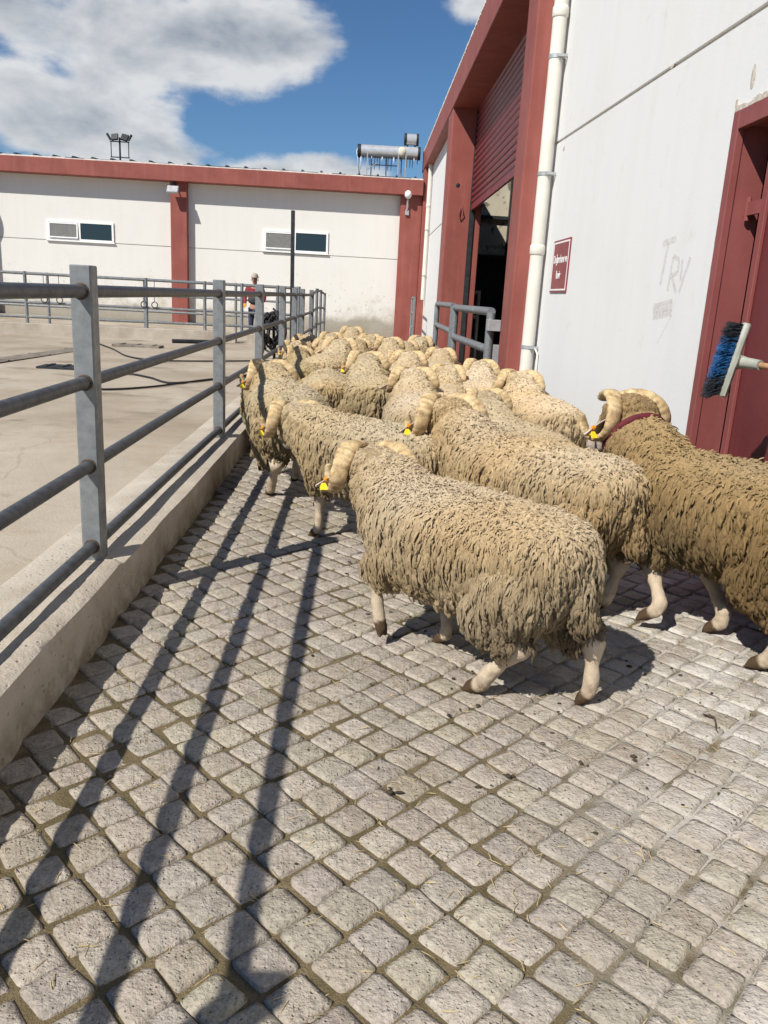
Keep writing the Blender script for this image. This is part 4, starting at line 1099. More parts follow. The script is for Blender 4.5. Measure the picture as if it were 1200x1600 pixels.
def make_ram_meshes(seed, nlock, fine=.005, voxel=.014, legs=None, head=(0, .68, .80), yaw=0., pitch=-38., dirt=0., lockscale=1.0, tone=(1, 1, 1)):
    """returns dict of meshes and head frame; forward +Y"""
    gg = np.random.default_rng(seed)
    L = {k: list(v) for k, v in LEGS0.items()}
    if legs: L.update(legs)
    mb = MB()
    # trunk loft
    n = 28; rows = []
    for (y, zc, w, h) in TRUNK:
        for i in range(n):
            a = 2 * math.pi * i / n; c, s_ = math.cos(a), math.sin(a)
            e = .88
            x = w * math.copysign(abs(c) ** e, c); z = zc + h * math.copysign(abs(s_) ** e, s_) * (1.0 if s_ > 0 else .90)
            rows.append((x, y, z))
    m = len(TRUNK)
    F = [(j * n + i, j * n + (i + 1) % n, (j + 1) * n + (i + 1) % n, (j + 1) * n + i) for j in range(m - 1) for i in range(n)]
    F = [f[::-1] for f in F] + [tuple(range(n)), tuple((m - 1) * n + i for i in range(n - 1, -1, -1))]
    mb.add(rows, F)
    H = np.array(head); cy, sy = math.cos(rad(yaw)), math.sin(rad(yaw)); cp, sp = math.cos(rad(pitch)), math.sin(rad(pitch))
    fw = np.array([-sy * cp, cy * cp, sp]); rt = np.array([cy, sy, 0.]); upv = np.cross(rt, fw)
    def hp(x, y, z): return H + rt * x + fw * y + upv * z
    def cap(a, b, ra, rb): mb.add(*capsule_pts(a, b, ra, rb))
    cap((0, .36, .62), tuple((np.array([0, .36, .62]) + H) / 2 + np.array([0, .02, .02])), .20, .165)
    cap(tuple((np.array([0, .36, .62]) + H) / 2 + np.array([0, .02, .02])), tuple(H - np.array([0, .03, .025])), .165, .128)
    cap(hp(0, -.04, .005), hp(0, .05, .01), .112, .09); cap(hp(-.05, -.06, .005), hp(.05, -.06, .005), .092, .092)
    cap(hp(0, .06, .01), hp(0, .17, .012), .082, .058); cap(hp(0, .17, .012), hp(0, .235, -.004), .055, .042)
    cap(hp(0, .05, -.045), hp(0, .20, -.035), .06, .036)
    for k, js in L.items():
        st_ = 2 if k[1] == 'H' else 1
        for q in range(len(js) - 1):
            if q == st_:                                   # slim cannon between knee/hock and fetlock
                md_ = tuple((np.array(js[q][:3]) * .45 + np.array(js[q + 1][:3]) * .55)); rm = js[q + 1][3] * .86
                cap(js[q][:3], md_, js[q][3], rm); cap(md_, js[q + 1][:3], rm, js[q + 1][3] * 1.08)
            else: cap(js[q][:3], js[q + 1][:3], js[q][3], js[q + 1][3])
        # cloven toes
        a, b = np.array(js[-2][:3]), np.array(js[-1][:3]); dr_ = (b - a); dr_ /= np.linalg.norm(dr_)
        side = np.cross(dr_, [0, 0, 1.]); side = side / max(np.linalg.norm(side), 1e-3)
        for s_ in (-1, 1):
            cap(b + side * s_ * .017 - dr_ * .012, b + side * s_ * .021 + dr_ * .034 + np.array([0, 0, -.002]), .019, .012)
            cap(a + side * s_ * .016 - np.array([dr_[0], dr_[1], 0]) * .022, a + side * s_ * .016 - np.array([dr_[0], dr_[1], 0]) * .036 + np.array([0, 0, -.012]), .011, .007)
    cap((0, -.52, .62), (0, -.585, .42), .06, .035)      # tail under the fleece
    def remeshed(vx, it):
        tmp = bpy.data.objects.new('tmp', mb.mesh('tmp', None)); col.objects.link(tmp)
        md = tmp.modifiers.new('r', 'REMESH'); md.mode = 'VOXEL'; md.voxel_size = vx; md.use_smooth_shade = True
        ms = tmp.modifiers.new('s', 'SMOOTH'); ms.factor = .5; ms.iterations = it
        dg = bpy.context.evaluated_depsgraph_get(); r_ = bpy.data.meshes.new_from_object(tmp.evaluated_get(dg))
        bpy.data.objects.remove(tmp); return r_
    body = remeshed(voxel, 4)
    body.polygons.foreach_set('use_smooth', [True] * len(body.polygons))
    nv = len(body.vertices); P = np.empty(nv * 3, np.float32); body.vertices.foreach_get('co', P); P = P.reshape(-1, 3).astype(float)
    Nn = np.empty(nv * 3, np.float32); body.vertices.foreach_get('normal', Nn); Nn = Nn.reshape(-1, 3).astype(float)
    # bare regions: face and lower legs
    def bare_of(P, soft=0.):
        bare = np.zeros(len(P)); hoof = np.zeros(len(P))
        for k, js in L.items():
            hind = k[1] == 'H'; st = 2 if hind else 1
            a = np.array(js[st][:3]); b = np.array(js[st + 1][:3]); a2 = a + (b - a) * ((-.22 if hind else -.22) - soft)
            d, t = seg_dist(P, a2, b); bare = np.maximum(bare, ((d < .062) & (t > 0)).astype(float))
            for q in range(st + 1, len(js) - 1):
                d, t = seg_dist(P, js[q][:3], js[q + 1][:3]); bare = np.maximum(bare, (d < .06).astype(float))
            d = np.linalg.norm(P - np.array(js[-1][:3]), axis=1); hoof = np.maximum(hoof, np.clip((.050 - d) / .008, 0, 1))
            bare = np.maximum(bare, (d < .065).astype(float))
        d, t = seg_dist(P, hp(0, .075, 0), hp(0, .26, -.01)); face = ((d < .11) & (((P - hp(0, .06 - soft * .2, 0)) @ fw) > 0)).astype(float)
        return np.maximum(bare, face), hoof, face
    bare, hoof, face = bare_of(P)
    # colours
    tone = np.array(tone)
    cream = np.array([.475, .355, .200]) * tone; grey = np.array([.465, .38, .255]) * tone; brown = np.array([.085, .054, .027])
    d1, d2, d3 = SNoise(seed + 1, 1.3), SNoise(seed + 2, 3.5), SNoise(seed + 3, .7)
    def wool_col(P, z_dirt=True):
        k = np.clip(.5 + .8 * d1(P), 0, 1)[:, None]
        c = cream * (1 - k) + grey * k
        low = np.clip((.70 - P[:, 2]) / .38, 0, 1); rear = np.clip((-P[:, 1] - .15) / .4, 0, 1)
        dd = np.clip(low * (.40 + dirt) + low * rear * (.28 + dirt) + .22 * d2(P) * (.2 + low) + .18 * d1(P + 3.), 0, .88)[:, None]
        dd = np.clip(dd + max(0., dirt - .45) * 1.5 * (np.clip((.80 - P[:, 2]) / .40, 0, 1) * (.75 + .6 * d1(P + 7.)))[:, None], 0, .9)
        dd = dd * (.75 + .25 * np.clip(d3(P), -1, 1)[:, None])
        return c * (1 - dd) + brown * dd
    C = wool_col(P) * .80
    hide = np.array([.60, .50, .375]) * (1 + .12 * d2(P))[:, None]; hide = np.where((P[:, 2] < .30)[:, None], hide, np.array([.62, .53, .45]) * (1 + .1 * d2(P))[:, None])
    pk = np.clip(d2(P * 2.3) - .35, 0, 1)[:, None]; hide = hide * (1 - .5 * pk) + np.array([.30, .20, .12]) * .5 * pk
    soil = np.clip((.20 - P[:, 2]) / .16, 0, 1) * np.clip(.25 + 1.1 * perlin(P * 24. + seed) + .8 * perlin(P * 60. + seed), 0, .8)
    hide = hide * (1 - soil[:, None]) + np.array([.17, .115, .065]) * soil[:, None]
    hide = hide * (1 + .22 * perlin(P * np.array([90., 90., 30.])))[:, None]
    C = np.where(bare[:, None] > .5, hide, C)
    C = C * (1 - hoof[:, None]) + np.array([.085, .055, .032]) * hoof[:, None]
    at = body.color_attributes.new('Col', 'FLOAT_COLOR', 'POINT'); c4 = np.ones((nv, 4), np.float32); c4[:, :3] = C; at.data.foreach_set('color', c4.ravel())
    body.materials.clear(); body.materials.append(M['hide']); body.name = 'body'

    # --- fleece: a matted shell of ropey wool, grooved between the staples
    fm = remeshed(fine, 8)
    nf = len(fm.vertices); Pf = np.empty(nf * 3, np.float32); fm.vertices.foreach_get('co', Pf); Pf = Pf.reshape(-1, 3).astype(float)
    Nf = np.empty(nf * 3, np.float32); fm.vertices.foreach_get('normal', Nf); Nf = Nf.reshape(-1, 3).astype(float)
    npoly = len(fm.polygons); lv = np.empty(len(fm.loops), np.int32); fm.loops.foreach_get('vertex_index', lv)
    F4 = lv.reshape(-1, 4) if len(lv) == npoly * 4 else np.array([list(q.vertices) for q in fm.polygons if len(q.vertices) == 4])
    bpy.data.meshes.remove(fm)
    bf, _, _ = bare_of(Pf); bs, _, _ = bare_of(Pf, .16)
    keep = (bf[F4].max(1) < .5); F4 = F4[keep]
    used = np.unique(F4); remap = np.full(nf, -1); remap[used] = np.arange(len(used)); F4 = remap[F4]; Pf, Nf, bs = Pf[used], Nf[used], bs[used]
    ofs = np.array([seed * .37, seed * .11, seed * .23])
    def vnoise(P, f): return np.stack([perlin(P * f + ofs), perlin(P * f + ofs + 31.7), perlin(P * f + ofs + 67.1)], 1)
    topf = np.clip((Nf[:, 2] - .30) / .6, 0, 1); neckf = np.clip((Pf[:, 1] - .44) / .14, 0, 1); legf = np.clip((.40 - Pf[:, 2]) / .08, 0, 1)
    Wp = Pf + .034 * vnoise(Pf, 8.) + .008 * vnoise(Pf, 26.) + .002 * vnoise(Pf, 70.)
    Wp[:, 1] += .22 * (Pf[:, 2] - .6) * (.6 + perlin(Pf * 2.1 + ofs)) ; 
    fr = 50. / lockscale
    ropes = np.abs(perlin(Wp * np.array([fr, fr, fr * .13]) + ofs)) ** .58
    short = np.abs(perlin(Wp * np.array([fr * .95, fr * .95, fr * .62]) + ofs + 9.)) ** .75
    k_ = np.clip(topf * .8 + legf * .8 + neckf * .5, 0, 1); ropes = ropes * (1 - k_) + short * k_
    finer = np.abs(perlin(Wp * np.array([fr * 2.3, fr * 2.3, fr * .62]) + ofs + 5.)) ** .8
    clump = np.abs(perlin(Wp * np.array([24., 24., 7.5]) + ofs + 3.)) ** .8
    lump = perlin(Pf * 7. + ofs)
    hgt = (.058 - .020 * topf) * ropes + .022 * finer + .038 * clump * (1 - .5 * topf) + .014 * lump
    hgt = hgt * (1 - .45 * neckf) * (1 - .15 * topf)
    hem = bs
    disp = (.002 + hgt) * (1 - .45 * hem) - .012
    Ps = Pf + Nf * disp[:, None]
    Ps[:, 2] -= (.012 * ropes + .02 * clump) * np.clip(-Nf[:, 2] + .3, 0, 1)       # ragged hanging underside
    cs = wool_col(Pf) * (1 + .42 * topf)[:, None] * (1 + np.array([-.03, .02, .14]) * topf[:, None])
    cs = cs * (1 + .16 * perlin(Wp * np.array([30., 30., 8.]) + ofs + 13.))[:, None]
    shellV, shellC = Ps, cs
    # --- loose strands and short hair
    body.calc_loop_triangles(); nt_ = len(body.loop_triangles); T = np.empty(nt_ * 3, np.int32); body.loop_triangles.foreach_get('vertices', T); T = T.reshape(-1, 3)
    tb = bare[T].max(1); A, B, Cc = P[T[:, 0]], P[T[:, 1]], P[T[:, 2]]
    ar = np.linalg.norm(np.cross(B - A, Cc - A), axis=1) / 2; cen = (A + B + Cc) / 3
    hoofT = hoof[T].max(1); legT = (tb > .5) & (cen[:, 2] < .36) & (hoofT < .1) & (face[T].max(1) < .5)
    si = gg.choice(len(Ps), nlock)                                # roots on the wool shell
    p = Ps[si]; nr = Nf[si]; bcol = cs[si]; wshare = int(nlock * .0)
    shank = np.zeros(nlock)
    if legT.any() and wshare:
        wl = ar * legT; li = gg.choice(nt_, wshare, p=wl / wl.sum()); w3 = gg.dirichlet((1, 1, 1), wshare)
        p[:wshare] = A[li] * w3[:, :1] + B[li] * w3[:, 1:2] + Cc[li] * w3[:, 2:]; nr[:wshare] = Nn[T[li, 0]]; shank[:wshare] = 1
        bcol[:wshare] = np.array([.58, .48, .35]) * gg.uniform(.85, 1.1, wshare)[:, None]
    top = np.clip((nr[:, 2] - .30) / .6, 0, 1) * (1 - shank)
    neck_ = np.clip((p[:, 1] - .44) / .14, 0, 1)
    rope = (gg.random(nlock) < .62) * (1 - top) * (1 - shank) * (1 - .7 * neck_)
    low = (np.clip((.42 - p[:, 2]) / .1, 0, 1) * np.clip(.55 - nr[:, 2], 0, 1) * (gg.random(nlock) < .55)) * (1 - shank)
    flow = np.zeros((nlock, 3)); flow[:, 2] = -1.0; flow[:, 1] = -.12; flow[:, 0] = np.sign(p[:, 0] + 1e-4) * .5 * top
    flow += (.26 + .7 * top)[:, None] * vnoise(p, 10.) * 1.6 + gg.normal(size=(nlock, 3)) * (.07 + .50 * top)[:, None]
    flow -= nr * ((flow * nr).sum(1) * (1 - .55 * low))[:, None]; flow /= np.maximum(np.linalg.norm(flow, axis=1), 1e-3)[:, None]
    lat = np.cross(nr, flow); lat /= np.maximum(np.linalg.norm(lat, axis=1), 1e-3)[:, None]
    Ln = (.046 * (1 - top) + .020 * top + .014 * rope) * (1 - .62 * shank) * (1 - .45 * low) * (1 - .5 * neck_) * gg.uniform(.5, 1.3, nlock)
    W = (.0012 + .0022 * low + .0027 * rope + .0006 * shank + .0012 * top) * gg.uniform(.6, 1.5, nlock) * (fine / .0045) ** .6
    lift = (gg.uniform(-.04, .10, nlock) + .03 * rope) * (1 - top) + gg.uniform(.1, .8, nlock) * top
    K = 5; sv = np.linspace(0, 1, K); prof = np.array([.85, 1.08, 1.05, .85, .35])
    ph = gg.uniform(0, 6.28, nlock); fq = gg.uniform(.7, 1.6, nlock); wa = gg.uniform(.001, .0055, nlock) * (1 - shank)
    V = np.zeros((nlock, K, 3, 3))
    for k, s in enumerate(sv):
        h = lift * Ln * s + (.003 + .004 * rope) * math.sin(math.pi * s) - (Ln * s) ** 2 / .6 - .003
        c = p + flow * (Ln * s)[:, None] + nr * h[:, None] + lat * (wa * np.sin(ph + 6.28 * fq * s))[:, None]
        wd = (W * prof[k])[:, None]
        V[:, k, 0] = c - lat * 1.1 * wd - nr * .6 * wd; V[:, k, 1] = c + nr * .8 * wd; V[:, k, 2] = c + lat * 1.1 * wd - nr * .6 * wd
    base = (np.arange(nlock) * K * 3)[:, None]; q = []
    for k in range(K - 1):
        for j in range(2): q.append((k * 3 + j, k * 3 + j + 1, (k + 1) * 3 + j + 1, (k + 1) * 3 + j))
    Q = (base[:, :, None] + np.array(q)[None]).reshape(-1, 4)
    cl = bcol * gg.uniform(.85, 1.18, nlock)[:, None]
    st = gg.random(nlock) < .004 * top + .0015
    cl[st] = np.array([.50, .36, .15])
    cl = np.clip(cl, .01, .8)
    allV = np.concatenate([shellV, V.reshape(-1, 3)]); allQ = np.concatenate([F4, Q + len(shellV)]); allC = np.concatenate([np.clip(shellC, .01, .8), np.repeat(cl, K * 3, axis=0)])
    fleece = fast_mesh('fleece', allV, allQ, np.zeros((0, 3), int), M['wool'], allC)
    # --- horns
    H_yaw = rad(yaw)
    fh = np.array([-sy, cy, 0.]); uh = np.array([0, 0, 1.])
    tilt = rad(pitch * .30); fhh = fh * math.cos(tilt) + uh * math.sin(tilt); uhh = -fh * math.sin(tilt) + uh * math.cos(tilt)
    horns = []
    for sgn in (1, -1):
        path = []; rr = []; hc = []
        m = 84
        for k in range(m):
            t = k / (m - 1)
            ang = rad(60 + t * 322); r = .122 - .050 * t
            x = .050 + .130 * math.sin(min(1, t * 2.1) * math.pi / 2) + .025 * t * t
            y = -.005 + r * math.cos(ang); z = .012 + r * math.sin(ang) * 1.04
            path.append(H + rt * x * sgn + fhh * y + uhh * z)
            R0 = .031 * (1 - t) ** .42 * (1 if t > .0 else 1) + .006
            ridge = 1 + .11 * abs(math.sin(t * 50 + 1.5 * math.sin(t * 23))) ** .6 - .07
            rr.append(R0 * ridge); hc.append((.66 + .40 * (ridge - .93) / .11) * (1 - .25 * t) * np.array([1, .97 + .02 * math.sin(9 * t), .93]))
        path = np.array(path); nseg = 14
        Vh = []
        for k in range(m):
            tg = path[min(k + 1, m - 1)] - path[max(k - 1, 0)]; tg /= np.linalg.norm(tg)
            xa = rt * sgn - tg * (tg @ rt) * sgn; xa /= np.linalg.norm(xa); bb_ = np.cross(tg, xa)
            for i in range(nseg):
                a = 2 * math.pi * i / nseg
                ca, sa = math.cos(a), math.sin(a)
                Vh.append(path[k] + xa * ca * rr[k] * 1.28 * (1 - .14 * sa) + bb_ * sa * rr[k] * .66)
        Vh.append(path[0]); Vh.append(path[-1])
        Qh = [(k * nseg + i, k * nseg + (i + 1) % nseg, (k + 1) * nseg + (i + 1) % nseg, (k + 1) * nseg + i) for k in range(m - 1) for i in range(nseg)]
        Th = [(len(Vh) - 2, (i + 1) % nseg, i) for i in range(nseg)] + [(len(Vh) - 1, (m - 1) * nseg + i, (m - 1) * nseg + (i + 1) % nseg) for i in range(nseg)]
        horns.append(fast_mesh('horn', np.array(Vh), np.array(Qh), np.array(Th), M['horn'], np.concatenate([np.repeat(np.array(hc), nseg, 0), [hc[0], hc[-1]]])))
    # --- ears and tags
    ears = []; tags = []
    for sgn in (1, -1):
        b0_ = H + rt * .085 * sgn + fhh * .0 + uhh * -.015
        out = rt * sgn * .94 + fhh * -.10 + uhh * -.16; out /= np.linalg.norm(out)
        e_up = uhh * .75 - fhh * .6; e_up = e_up - out * (e_up @ out); e_up /= np.linalg.norm(e_up); e_n = np.cross(out, e_up)
        Ve, nE, kE = [], 8, 7
        for layer in (0, 1):
            for k in range(kE):
                t = k / (kE - 1); w = .038 * math.sin(math.pi * (0.18 + .82 * t) ** .8) + .004
                if k == kE - 1: w = .004
                for i in range(nE):
                    u = -1 + 2 * i / (nE - 1)
                    Ve.append(b0_ + out * .195 * t + e_up * w * u + e_n * (.016 * (1 - u * u) * (1 - .5 * t) + (.005 if layer else 0)) - uhh * .02 * t * t)
        off = nE * kE; Qe = []
        for k in range(kE - 1):
            for i in range(nE - 1):
                a_ = k * nE + i; Qe += [(a_, a_ + 1, a_ + nE + 1, a_ + nE), (off + a_ + nE, off + a_ + nE + 1, off + a_ + 1, off + a_)]
        for k in range(kE - 1):
            for i in (0, nE - 1): a_ = k * nE + i; Qe.append((a_, a_ + nE, off + a_ + nE, off + a_) if i == 0 else (a_ + nE, a_, off + a_, off + a_ + nE))
        ears.append(fast_mesh('ear', np.array(Ve), np.array(Qe), np.zeros((0, 3), int), M['ear']))
        c = b0_ + out * .160 - uhh * .014
        bk2 = -fh * .85 + uh * .45; bk2 /= np.linalg.norm(bk2); hx = rt * sgn; dn = np.cross(hx, bk2); dn = dn if dn[2] < 0 else -dn
        tm = MB(); hw, hh_ = .018, .034
        pts = [(-hw * .5, 0), (hw * .5, 0), (hw, .018), (hw, hh_), (-hw, hh_), (-hw, .018)]
        vv = [tuple(c + bk2 * .022 + hx * a_ + dn * b_ * 1. + bk2 * (.000)) for a_, b_ in pts] + [tuple(c + bk2 * .026 + hx * a_ + dn * b_) for a_, b_ in pts]
        tm.add(vv, [(5, 4, 3, 2, 1, 0), (6, 7, 8, 9, 10, 11)] + [(i, (i + 1) % 6, 6 + (i + 1) % 6, 6 + i) for i in range(6)])
        tm.tube([c - bk2 * .012 + dn * .008, c + bk2 * .024 + dn * .008], .004, 6)
        bt = MB(); cb = c - out * .012 - dn * .018
        bt.tube([cb + bk2 * .018, cb + bk2 * .027], .011, 12); bt.tube([cb + bk2 * .030, cb + bk2 * .034], .006, 8); bt.tube([cb - bk2 * .01, cb + bk2 * .018], .004, 6)
        tags.append((tm.mesh('ear_tag', M['tag_y']), bt.mesh('tag_button', M['tag_o'], True, 40)))
    ey = MB()
    for sgn in (1, -1): ey.ball(tuple(hp(.066 * sgn, .085, .028)), .014, 8, 6)
    return dict(body=body, fleece=fleece, horns=horns, ears=ears, tags=tags, eyes=ey.mesh('eyes', M['eye'], True), H=H, fw=fw, rt=rt)

def place_ram(ms, x, y, theta, scale, label, tagside=(1,), group='rams of the flock', z=0.0, wide=1.0):
    """theta: degrees to the left of +Y"""
    r = empty('ram', (x, y, z), rad(theta)); r.scale = (scale * wide, scale, scale)
    tag(r, label, 'ram', group)
    link('body', ms['body'], r); link('fleece', ms['fleece'], r); link('eyes', ms['eyes'], r)
    for h in ms['horns']: link('horn', h, r)
    for i, e in enumerate(ms['ears']):
        eo = link('ear', e, r)
        if i in tagside: link('ear_tag', ms['tags'][i][0], eo); link('tag_button', ms['tags'][i][1], eo)
    return r

# four near rams with their own poses
R1 = dict(LF=[(-.13, .30, .46, .10), (-.125, .42, .33, .050), (-.125, .40, .20, .031), (-.125, .385, .135, .032), (-.125, .365, .088, .029)],
          RF=[(.13, .28, .46, .10), (.125, .24, .29, .048), (.115, .17, .11, .030), (.115, .175, .055, .032), (.115, .21, .022, .031)],
          LH=[(-.13, -.36, .50, .15), (-.15, -.27, .39, .12), (-.14, -.40, .27, .056), (-.15, -.27, .105, .036), (-.15, -.245, .055, .036), (-.15, -.195, .022, .033)],
          RH=[(.13, -.38, .50, .15), (.145, -.34, .39, .115), (.13, -.57, .27, .052), (.125, -.585, .115, .034), (.125, -.58, .06, .033), (.125, -.555, .022, .03)])
m1 = make_ram_meshes(101, 32000, .0042, .013, R1, head=(.06, .66, .745), yaw=-34, pitch=-36, dirt=.10)
R3 = dict(LH=[(-.13, -.36, .50, .15), (-.15, -.24, .38, .12), (-.16, -.42, .24, .056), (-.17, -.36, .10, .036), (-.17, -.34, .055, .036), (-.17, -.29, .022, .032)],
          RH=[(.13, -.38, .50, .15), (.145, -.30, .38, .115), (.13, -.55, .25, .052), (.12, -.55, .10, .036), (.12, -.54, .055, .036), (.12, -.50, .022, .032)],
          LF=[(-.13, .27, .46, .10), (-.17, .25, .28, .048), (-.215, .15, .14, .033), (-.23, .16, .105, .033), (-.245, .205, .072, .030)],
          RF=[(.13, .26, .46, .10), (.10, .16, .28, .048), (.03, -.02, .11, .034), (.02, -.02, .06, .034), (.01, .025, .024, .030)])
m3 = make_ram_meshes(303, 21000, .0050, .014, R3, head=(.10, .70, .87), yaw=-8, pitch=-40, dirt=.92, lockscale=1.12, tone=(.80, .73, .63))
m4 = make_ram_meshes(404, 18000, .0052, .014, None, head=(.04, .69, .80), yaw=-26, pitch=-38, dirt=.36, tone=(.93, .90, .83))
R2 = dict(LF=[(-.13, .28, .46, .10), (-.125, .31, .29, .048), (-.12, .31, .10, .029), (-.12, .32, .055, .031), (-.12, .355, .022, .030)],
          RF=[(.13, .28, .46, .10), (.125, .22, .30, .048), (.12, .12, .14, .029), (.12, .11, .095, .031), (.12, .14, .065, .030)])
m2 = make_ram_meshes(202, 13000, .0056, .014, R2, head=(.03, .68, .69), yaw=-32, pitch=-45, dirt=.06, tone=(1.02, 1.03, 1.05))
mT = make_ram_meshes(505, 6000, .0068, .015, R1, head=(-.03, .66, .76), yaw=10, pitch=-40, dirt=.08)
gen = [make_ram_meshes(600, 4500, .0076, .016, lockscale=1.3, legs=None, head=(0, .68, .815), yaw=0, pitch=-38),
       make_ram_meshes(611, 4500, .0076, .016, lockscale=1.3, legs=R2, head=(.02, .67, .81), yaw=-9, pitch=-42, dirt=.05, tone=(1.0, .97, .90)),
       make_ram_meshes(622, 4500, .0076, .016, lockscale=1.3, legs=R3, head=(-.02, .68, .825), yaw=12, pitch=-32, dirt=.04, tone=(1.03, 1.03, 1.02)),
       make_ram_meshes(633, 4500, .0076, .016, lockscale=1.3, legs=None, head=(0, .74, .60), yaw=5, pitch=-50, dirt=.05),
       make_ram_meshes(644, 4500, .0076, .016, lockscale=1.2, legs=R2, head=(-.06, .67, .80), yaw=34, pitch=-34, dirt=.12, tone=(.98, .95, .88))]
C1 = 'horned ram with '
r1 = place_ram(m1, .50, 3.33, 44, 1.02, 'tagged ram at the rear of the flock stepping with one forefoot lifted', (1,))
r2 = place_ram(m2, .09, 5.10, 52, 1.04, 'pale broad ram walking toward the fence kerb with head lowered, beside lone stepping ram', (1,))
r3 = place_ram(m3, 1.88, 3.80, 36, 1.14, 'big dirty brown ram with red collar coming out beside the red steel door', (1,))
r4 = place_ram(m4, 1.00, 4.32, 41, 1.10, 'tan ram wedged between the collared ram and the lone stepping ram', (1,))
# red collar
cH = np.array([.10, .70, .87]); c0 = np.array([0, .44, .70])
ctr = c0 + (cH - c0) * .55; axd = (cH - c0) / np.linalg.norm(cH - c0); u_ = np.cross(axd, [1., 0, 0]); u_ /= np.linalg.norm(u_); w_ = np.cross(axd, u_)
MB().tube([tuple(ctr + (u_ * math.cos(a) + w_ * math.sin(a)) * .152) for a in np.linspace(0, 2 * math.pi, 33)], .017, 8, flat=.5).build('collar', M['collar'], r3, True)
place_ram(mT, -.60, 6.60, 16, 1.10, 'ram striped by rail shadows stepping along the pen kerb', (1,))
def flock(k, hx, hy, theta, s, label, tags=()):
    a = rad(theta); d = .69 * s
    return place_ram(gen[k], hx + math.sin(a) * d, hy - math.cos(a) * d, theta, s, label, tags, wide=1.08)
flock(0, .48, 7.57, 4, 1.02, 'ram with wide arching horns right behind the tan wedged ram and pale broad ram', ())
flock(2, .06, 8.95, 3, 1.04, 'ram with a yellow tag below its horn, ahead of the shadow striped ram', (1,))
flock(0, .60, 10.25, -9, 1.0, 'ram directly ahead of the ram with wide arching horns', ())
flock(4, .56, 11.35, -8, .94, 'ram hemmed in two places ahead of the wide horned ram', ())
flock(1, .95, 9.05, -7, .95, 'ram between the wide horned ram and the ram nosing the red pillar', ())
flock(2, 1.40, 9.50, -6, .98, 'ram with its nose to the red pillar below the downpipe', ())
flock(1, 1.50, 7.80, 8, 1.03, 'ram squeezed along the white wall under the downpipe', ())
flock(2, .98, 6.35, 16, .97, 'ram close behind the tan wedged ram, its horn just over that ram', ())
flock(0, 1.12, 11.6, -4, .98, 'ram passing the tube gate hinged by the downpipe', ())
flock(2, 1.06, 14.4, -28, 1.0, 'ram with head turned toward the gates, well up the alley', ())
FAR = 'ram in the front ranks of the flock, horns showing over the backs behind it'
flock(0, .40, 12.75, 10, 1.04, FAR)
flock(4, -.02, 13.3, -12, .98, FAR)
flock(2, -.28, 11.2, -12, 1.06, FAR)
flock(1, -.56, 12.6, 3, .98, FAR)
flock(4, -.80, 10.75, 6, .97, 'ram next to the one pressed to the pen fence rails', ())
flock(1, .12, 14.9, -3, .98, FAR)
flock(0, .72, 13.7, 6, .95, FAR)
flock(2, -.55, 14.6, -4, .97, FAR)
flock(3, .05, 10.5, 3, 1.0, 'ram with lowered head ahead of the ram with the yellow tag', ())
flock(0, -.22, 16.2, 0, 1.04, 'leading ram with a yellow ear tag at the head of the flock', (1,))
flock(1, -1.00, 14.0, 2, .95, 'ram walking close to the pen fence near the head of the flock', ())
flock(2, -.98, 11.95, 14, .94, 'ram pressed to the pen fence rails with horn near a post', (1,))
flock(3, -.38, 9.05, 2, 1.0, 'ram with lowered head behind the shadow striped ram', ())
flock(3, -1.02, 9.0, 8, .92, 'ram pushing against the lower pen fence rails with lowered head', ())

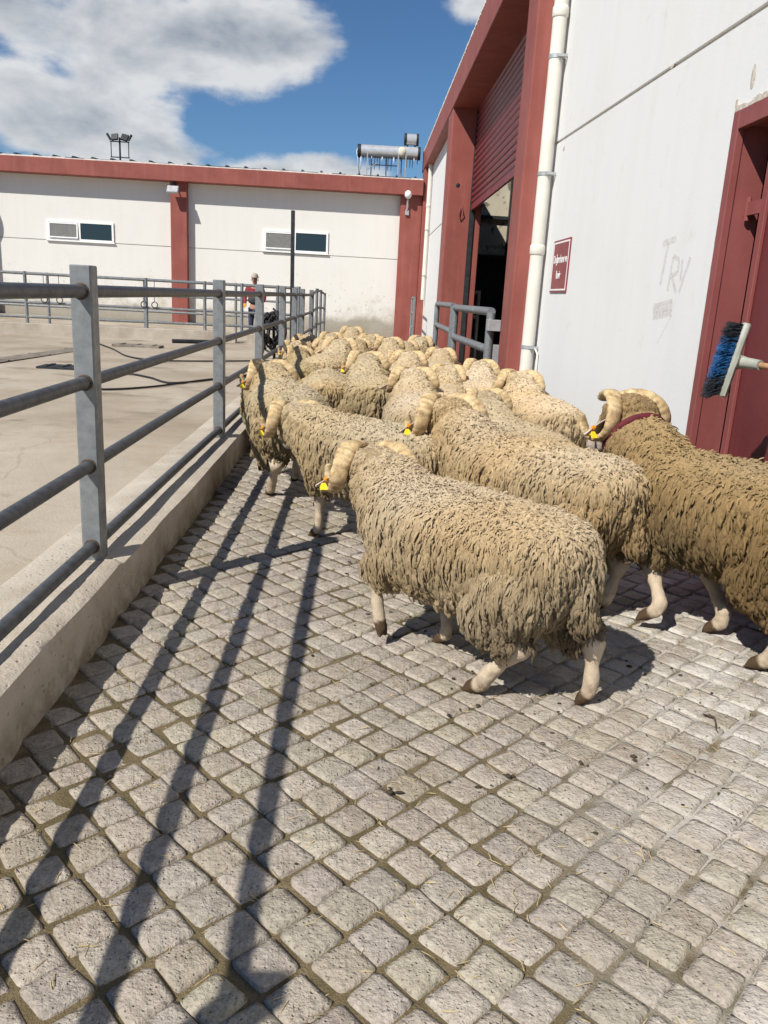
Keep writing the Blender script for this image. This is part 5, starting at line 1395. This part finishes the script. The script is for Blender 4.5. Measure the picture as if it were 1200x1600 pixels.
# ------------------------------------------------------------------ man behind the yard fence
def make_man():
    root = empty('person', (-3.0, 22.75, .217), rad(172)); tag(root, 'man in grey beanie, maroon jacket and orange gloves standing behind the yard fence', 'person')
    # facing local +Y, turned toward the alley
    def skinned(name, pts, edges, mat, sub=2):
        me = bpy.data.meshes.new(name); me.from_pydata([p[:3] for p in pts], edges, [])
        o = bpy.data.objects.new('tmp', me); col.objects.link(o)
        sm_ = o.modifiers.new('s', 'SKIN'); 
        for i, p in enumerate(pts): me.skin_vertices[0].data[i].radius = (p[3], p[4] if len(p) > 4 else p[3])
        me.skin_vertices[0].data[0].use_root = True
        ss = o.modifiers.new('d', 'SUBSURF'); ss.levels = sub
        dg = bpy.context.evaluated_depsgraph_get(); m_ = bpy.data.meshes.new_from_object(o.evaluated_get(dg)); bpy.data.objects.remove(o)
        m_.polygons.foreach_set('use_smooth', [True] * len(m_.polygons)); m_.materials.clear(); m_.materials.append(mat); m_.name = name
        return link(name, m_, root)
    body = [(0, 0, .95, .10, .07), (0, 0, 1.15, .09, .06), (0, .01, 1.36, .11, .065), (0, 0, 1.47, .06), (0, .02, 1.56, .055), (0, .04, 1.64, .085, .10), (0, .04, 1.72, .075, .09),
            (.09, 0, .88, .09), (.10, .02, .50, .06), (.10, 0, .10, .045), (.10, .12, .05, .045), (-.09, 0, .88, .09), (-.10, -.02, .50, .06), (-.10, -.02, .10, .045), (-.10, .10, .05, .045),
            (.20, 0, 1.40, .06), (.27, .02, 1.16, .046), (.22, .18, .98, .036), (-.20, 0, 1.40, .06), (-.27, .02, 1.16, .046), (-.20, .19, .99, .036)]
    ed = [(0, 1), (1, 2), (2, 3), (3, 4), (4, 5), (5, 6), (0, 7), (7, 8), (8, 9), (9, 10), (0, 11), (11, 12), (12, 13), (13, 14), (2, 15), (15, 16), (16, 17), (2, 18), (18, 19), (19, 20)]
    skinned('body', body, ed, M['skin'])
    g_ = 1.14
    j = [(0, 0, 1.00, .19, .145), (0, 0, 1.15, .19, .145), (0, .01, 1.36, .215, .15), (0, 0, 1.475, .085), (.21, 0, 1.40, .075), (.28, .02, 1.16, .06), (.225, .17, .99, .047), (-.21, 0, 1.40, .075), (-.28, .02, 1.16, .06), (-.205, .18, 1.0, .047)]
    skinned('jacket', j, [(0, 1), (1, 2), (2, 3), (2, 4), (4, 5), (5, 6), (2, 7), (7, 8), (8, 9)], M['jacket'])
    skinned('vest', [(0, 0, .98, .205, .16), (0, 0, 1.12, .205, .16), (0, .012, 1.24, .215, .162)], [(0, 1), (1, 2)], M['vest'])
    skinned('trousers', [(0, 0, .98, .165, .13), (.09, 0, .86, .105), (.10, .02, .50, .075), (.10, 0, .12, .06), (-.09, 0, .86, .105), (-.10, -.02, .50, .075), (-.10, -.02, .12, .06)], [(0, 1), (1, 2), (2, 3), (0, 4), (4, 5), (5, 6)], M['trouser'])
    for s_ in (1, -1):
        skinned('boot', [(.10 * s_, -.02, .10, .06), (.10 * s_, 0, .045, .058, .045), (.10 * s_, .13, .035, .05, .035)], [(0, 1), (1, 2)], M['boot'])
        bx_, by_, bz_ = (.22, .18, .98) if s_ > 0 else (-.20, .19, .99)
        pts = [(bx_, by_, bz_, .036), (bx_ - .01 * s_, by_ + .07, bz_ - .02, .042, .025)]; ed2 = [(0, 1)]
        for q in range(4):
            i0 = len(pts); ox = (q - 1.5) * .021
            pts += [(bx_ - .01 * s_ + ox, by_ + .115, bz_ - .03, .011), (bx_ - .01 * s_ + ox, by_ + .145 - .006 * abs(q - 1), bz_ - .055, .010), (bx_ - .01 * s_ + ox, by_ + .135, bz_ - .08, .009)]
            ed2 += [(1, i0), (i0, i0 + 1), (i0 + 1, i0 + 2)]
        i0 = len(pts); pts += [(bx_ - .045 * s_, by_ + .06, bz_ - .015, .013), (bx_ - .06 * s_, by_ + .10, bz_ - .03, .011)]; ed2 += [(0, i0), (i0, i0 + 1)]
        skinned('glove', pts, ed2, M['glove'], 1)
    mb = MB(); mb.ball((0, .035, 1.715), .103, 16, 10, (.95, 1.1, 1.05)); mb.v = [(x, y, max(z, 1.69 + .0 * y)) for x, y, z in mb.v]
    mb.tube([(.102 * math.cos(a) * .97, .035 + .117 * math.sin(a), 1.70) for a in np.linspace(0, 6.2832, 25)], .014, 6); mb.build('beanie', M['beanie'], root, True)
    mb = MB(); mb.tube([(0, .125, 1.67), (0, .150, 1.625), (0, .128, 1.61)], [.010, .017, .010], 6); mb.ball((0, .115, 1.575), .022, 8, 6, (1.5, .7, .5)); 
    for s_ in (1, -1): mb.ball((.092 * s_, .03, 1.635), .026, 8, 6, (.35, .8, 1.2))
    mb.build('nose_and_ears', M['skin'], root, True)
    mb = MB()
    for s_ in (1, -1): mb.ball((.034 * s_, .125, 1.66), .012, 8, 6, (1.3, .6, .8))
    mb.tube([(-.03, .13, 1.588), (0, .137, 1.592), (.03, .13, 1.588)], .004, 5); mb.build('eyes_and_mouth', M['eye'], root, True)
make_man()
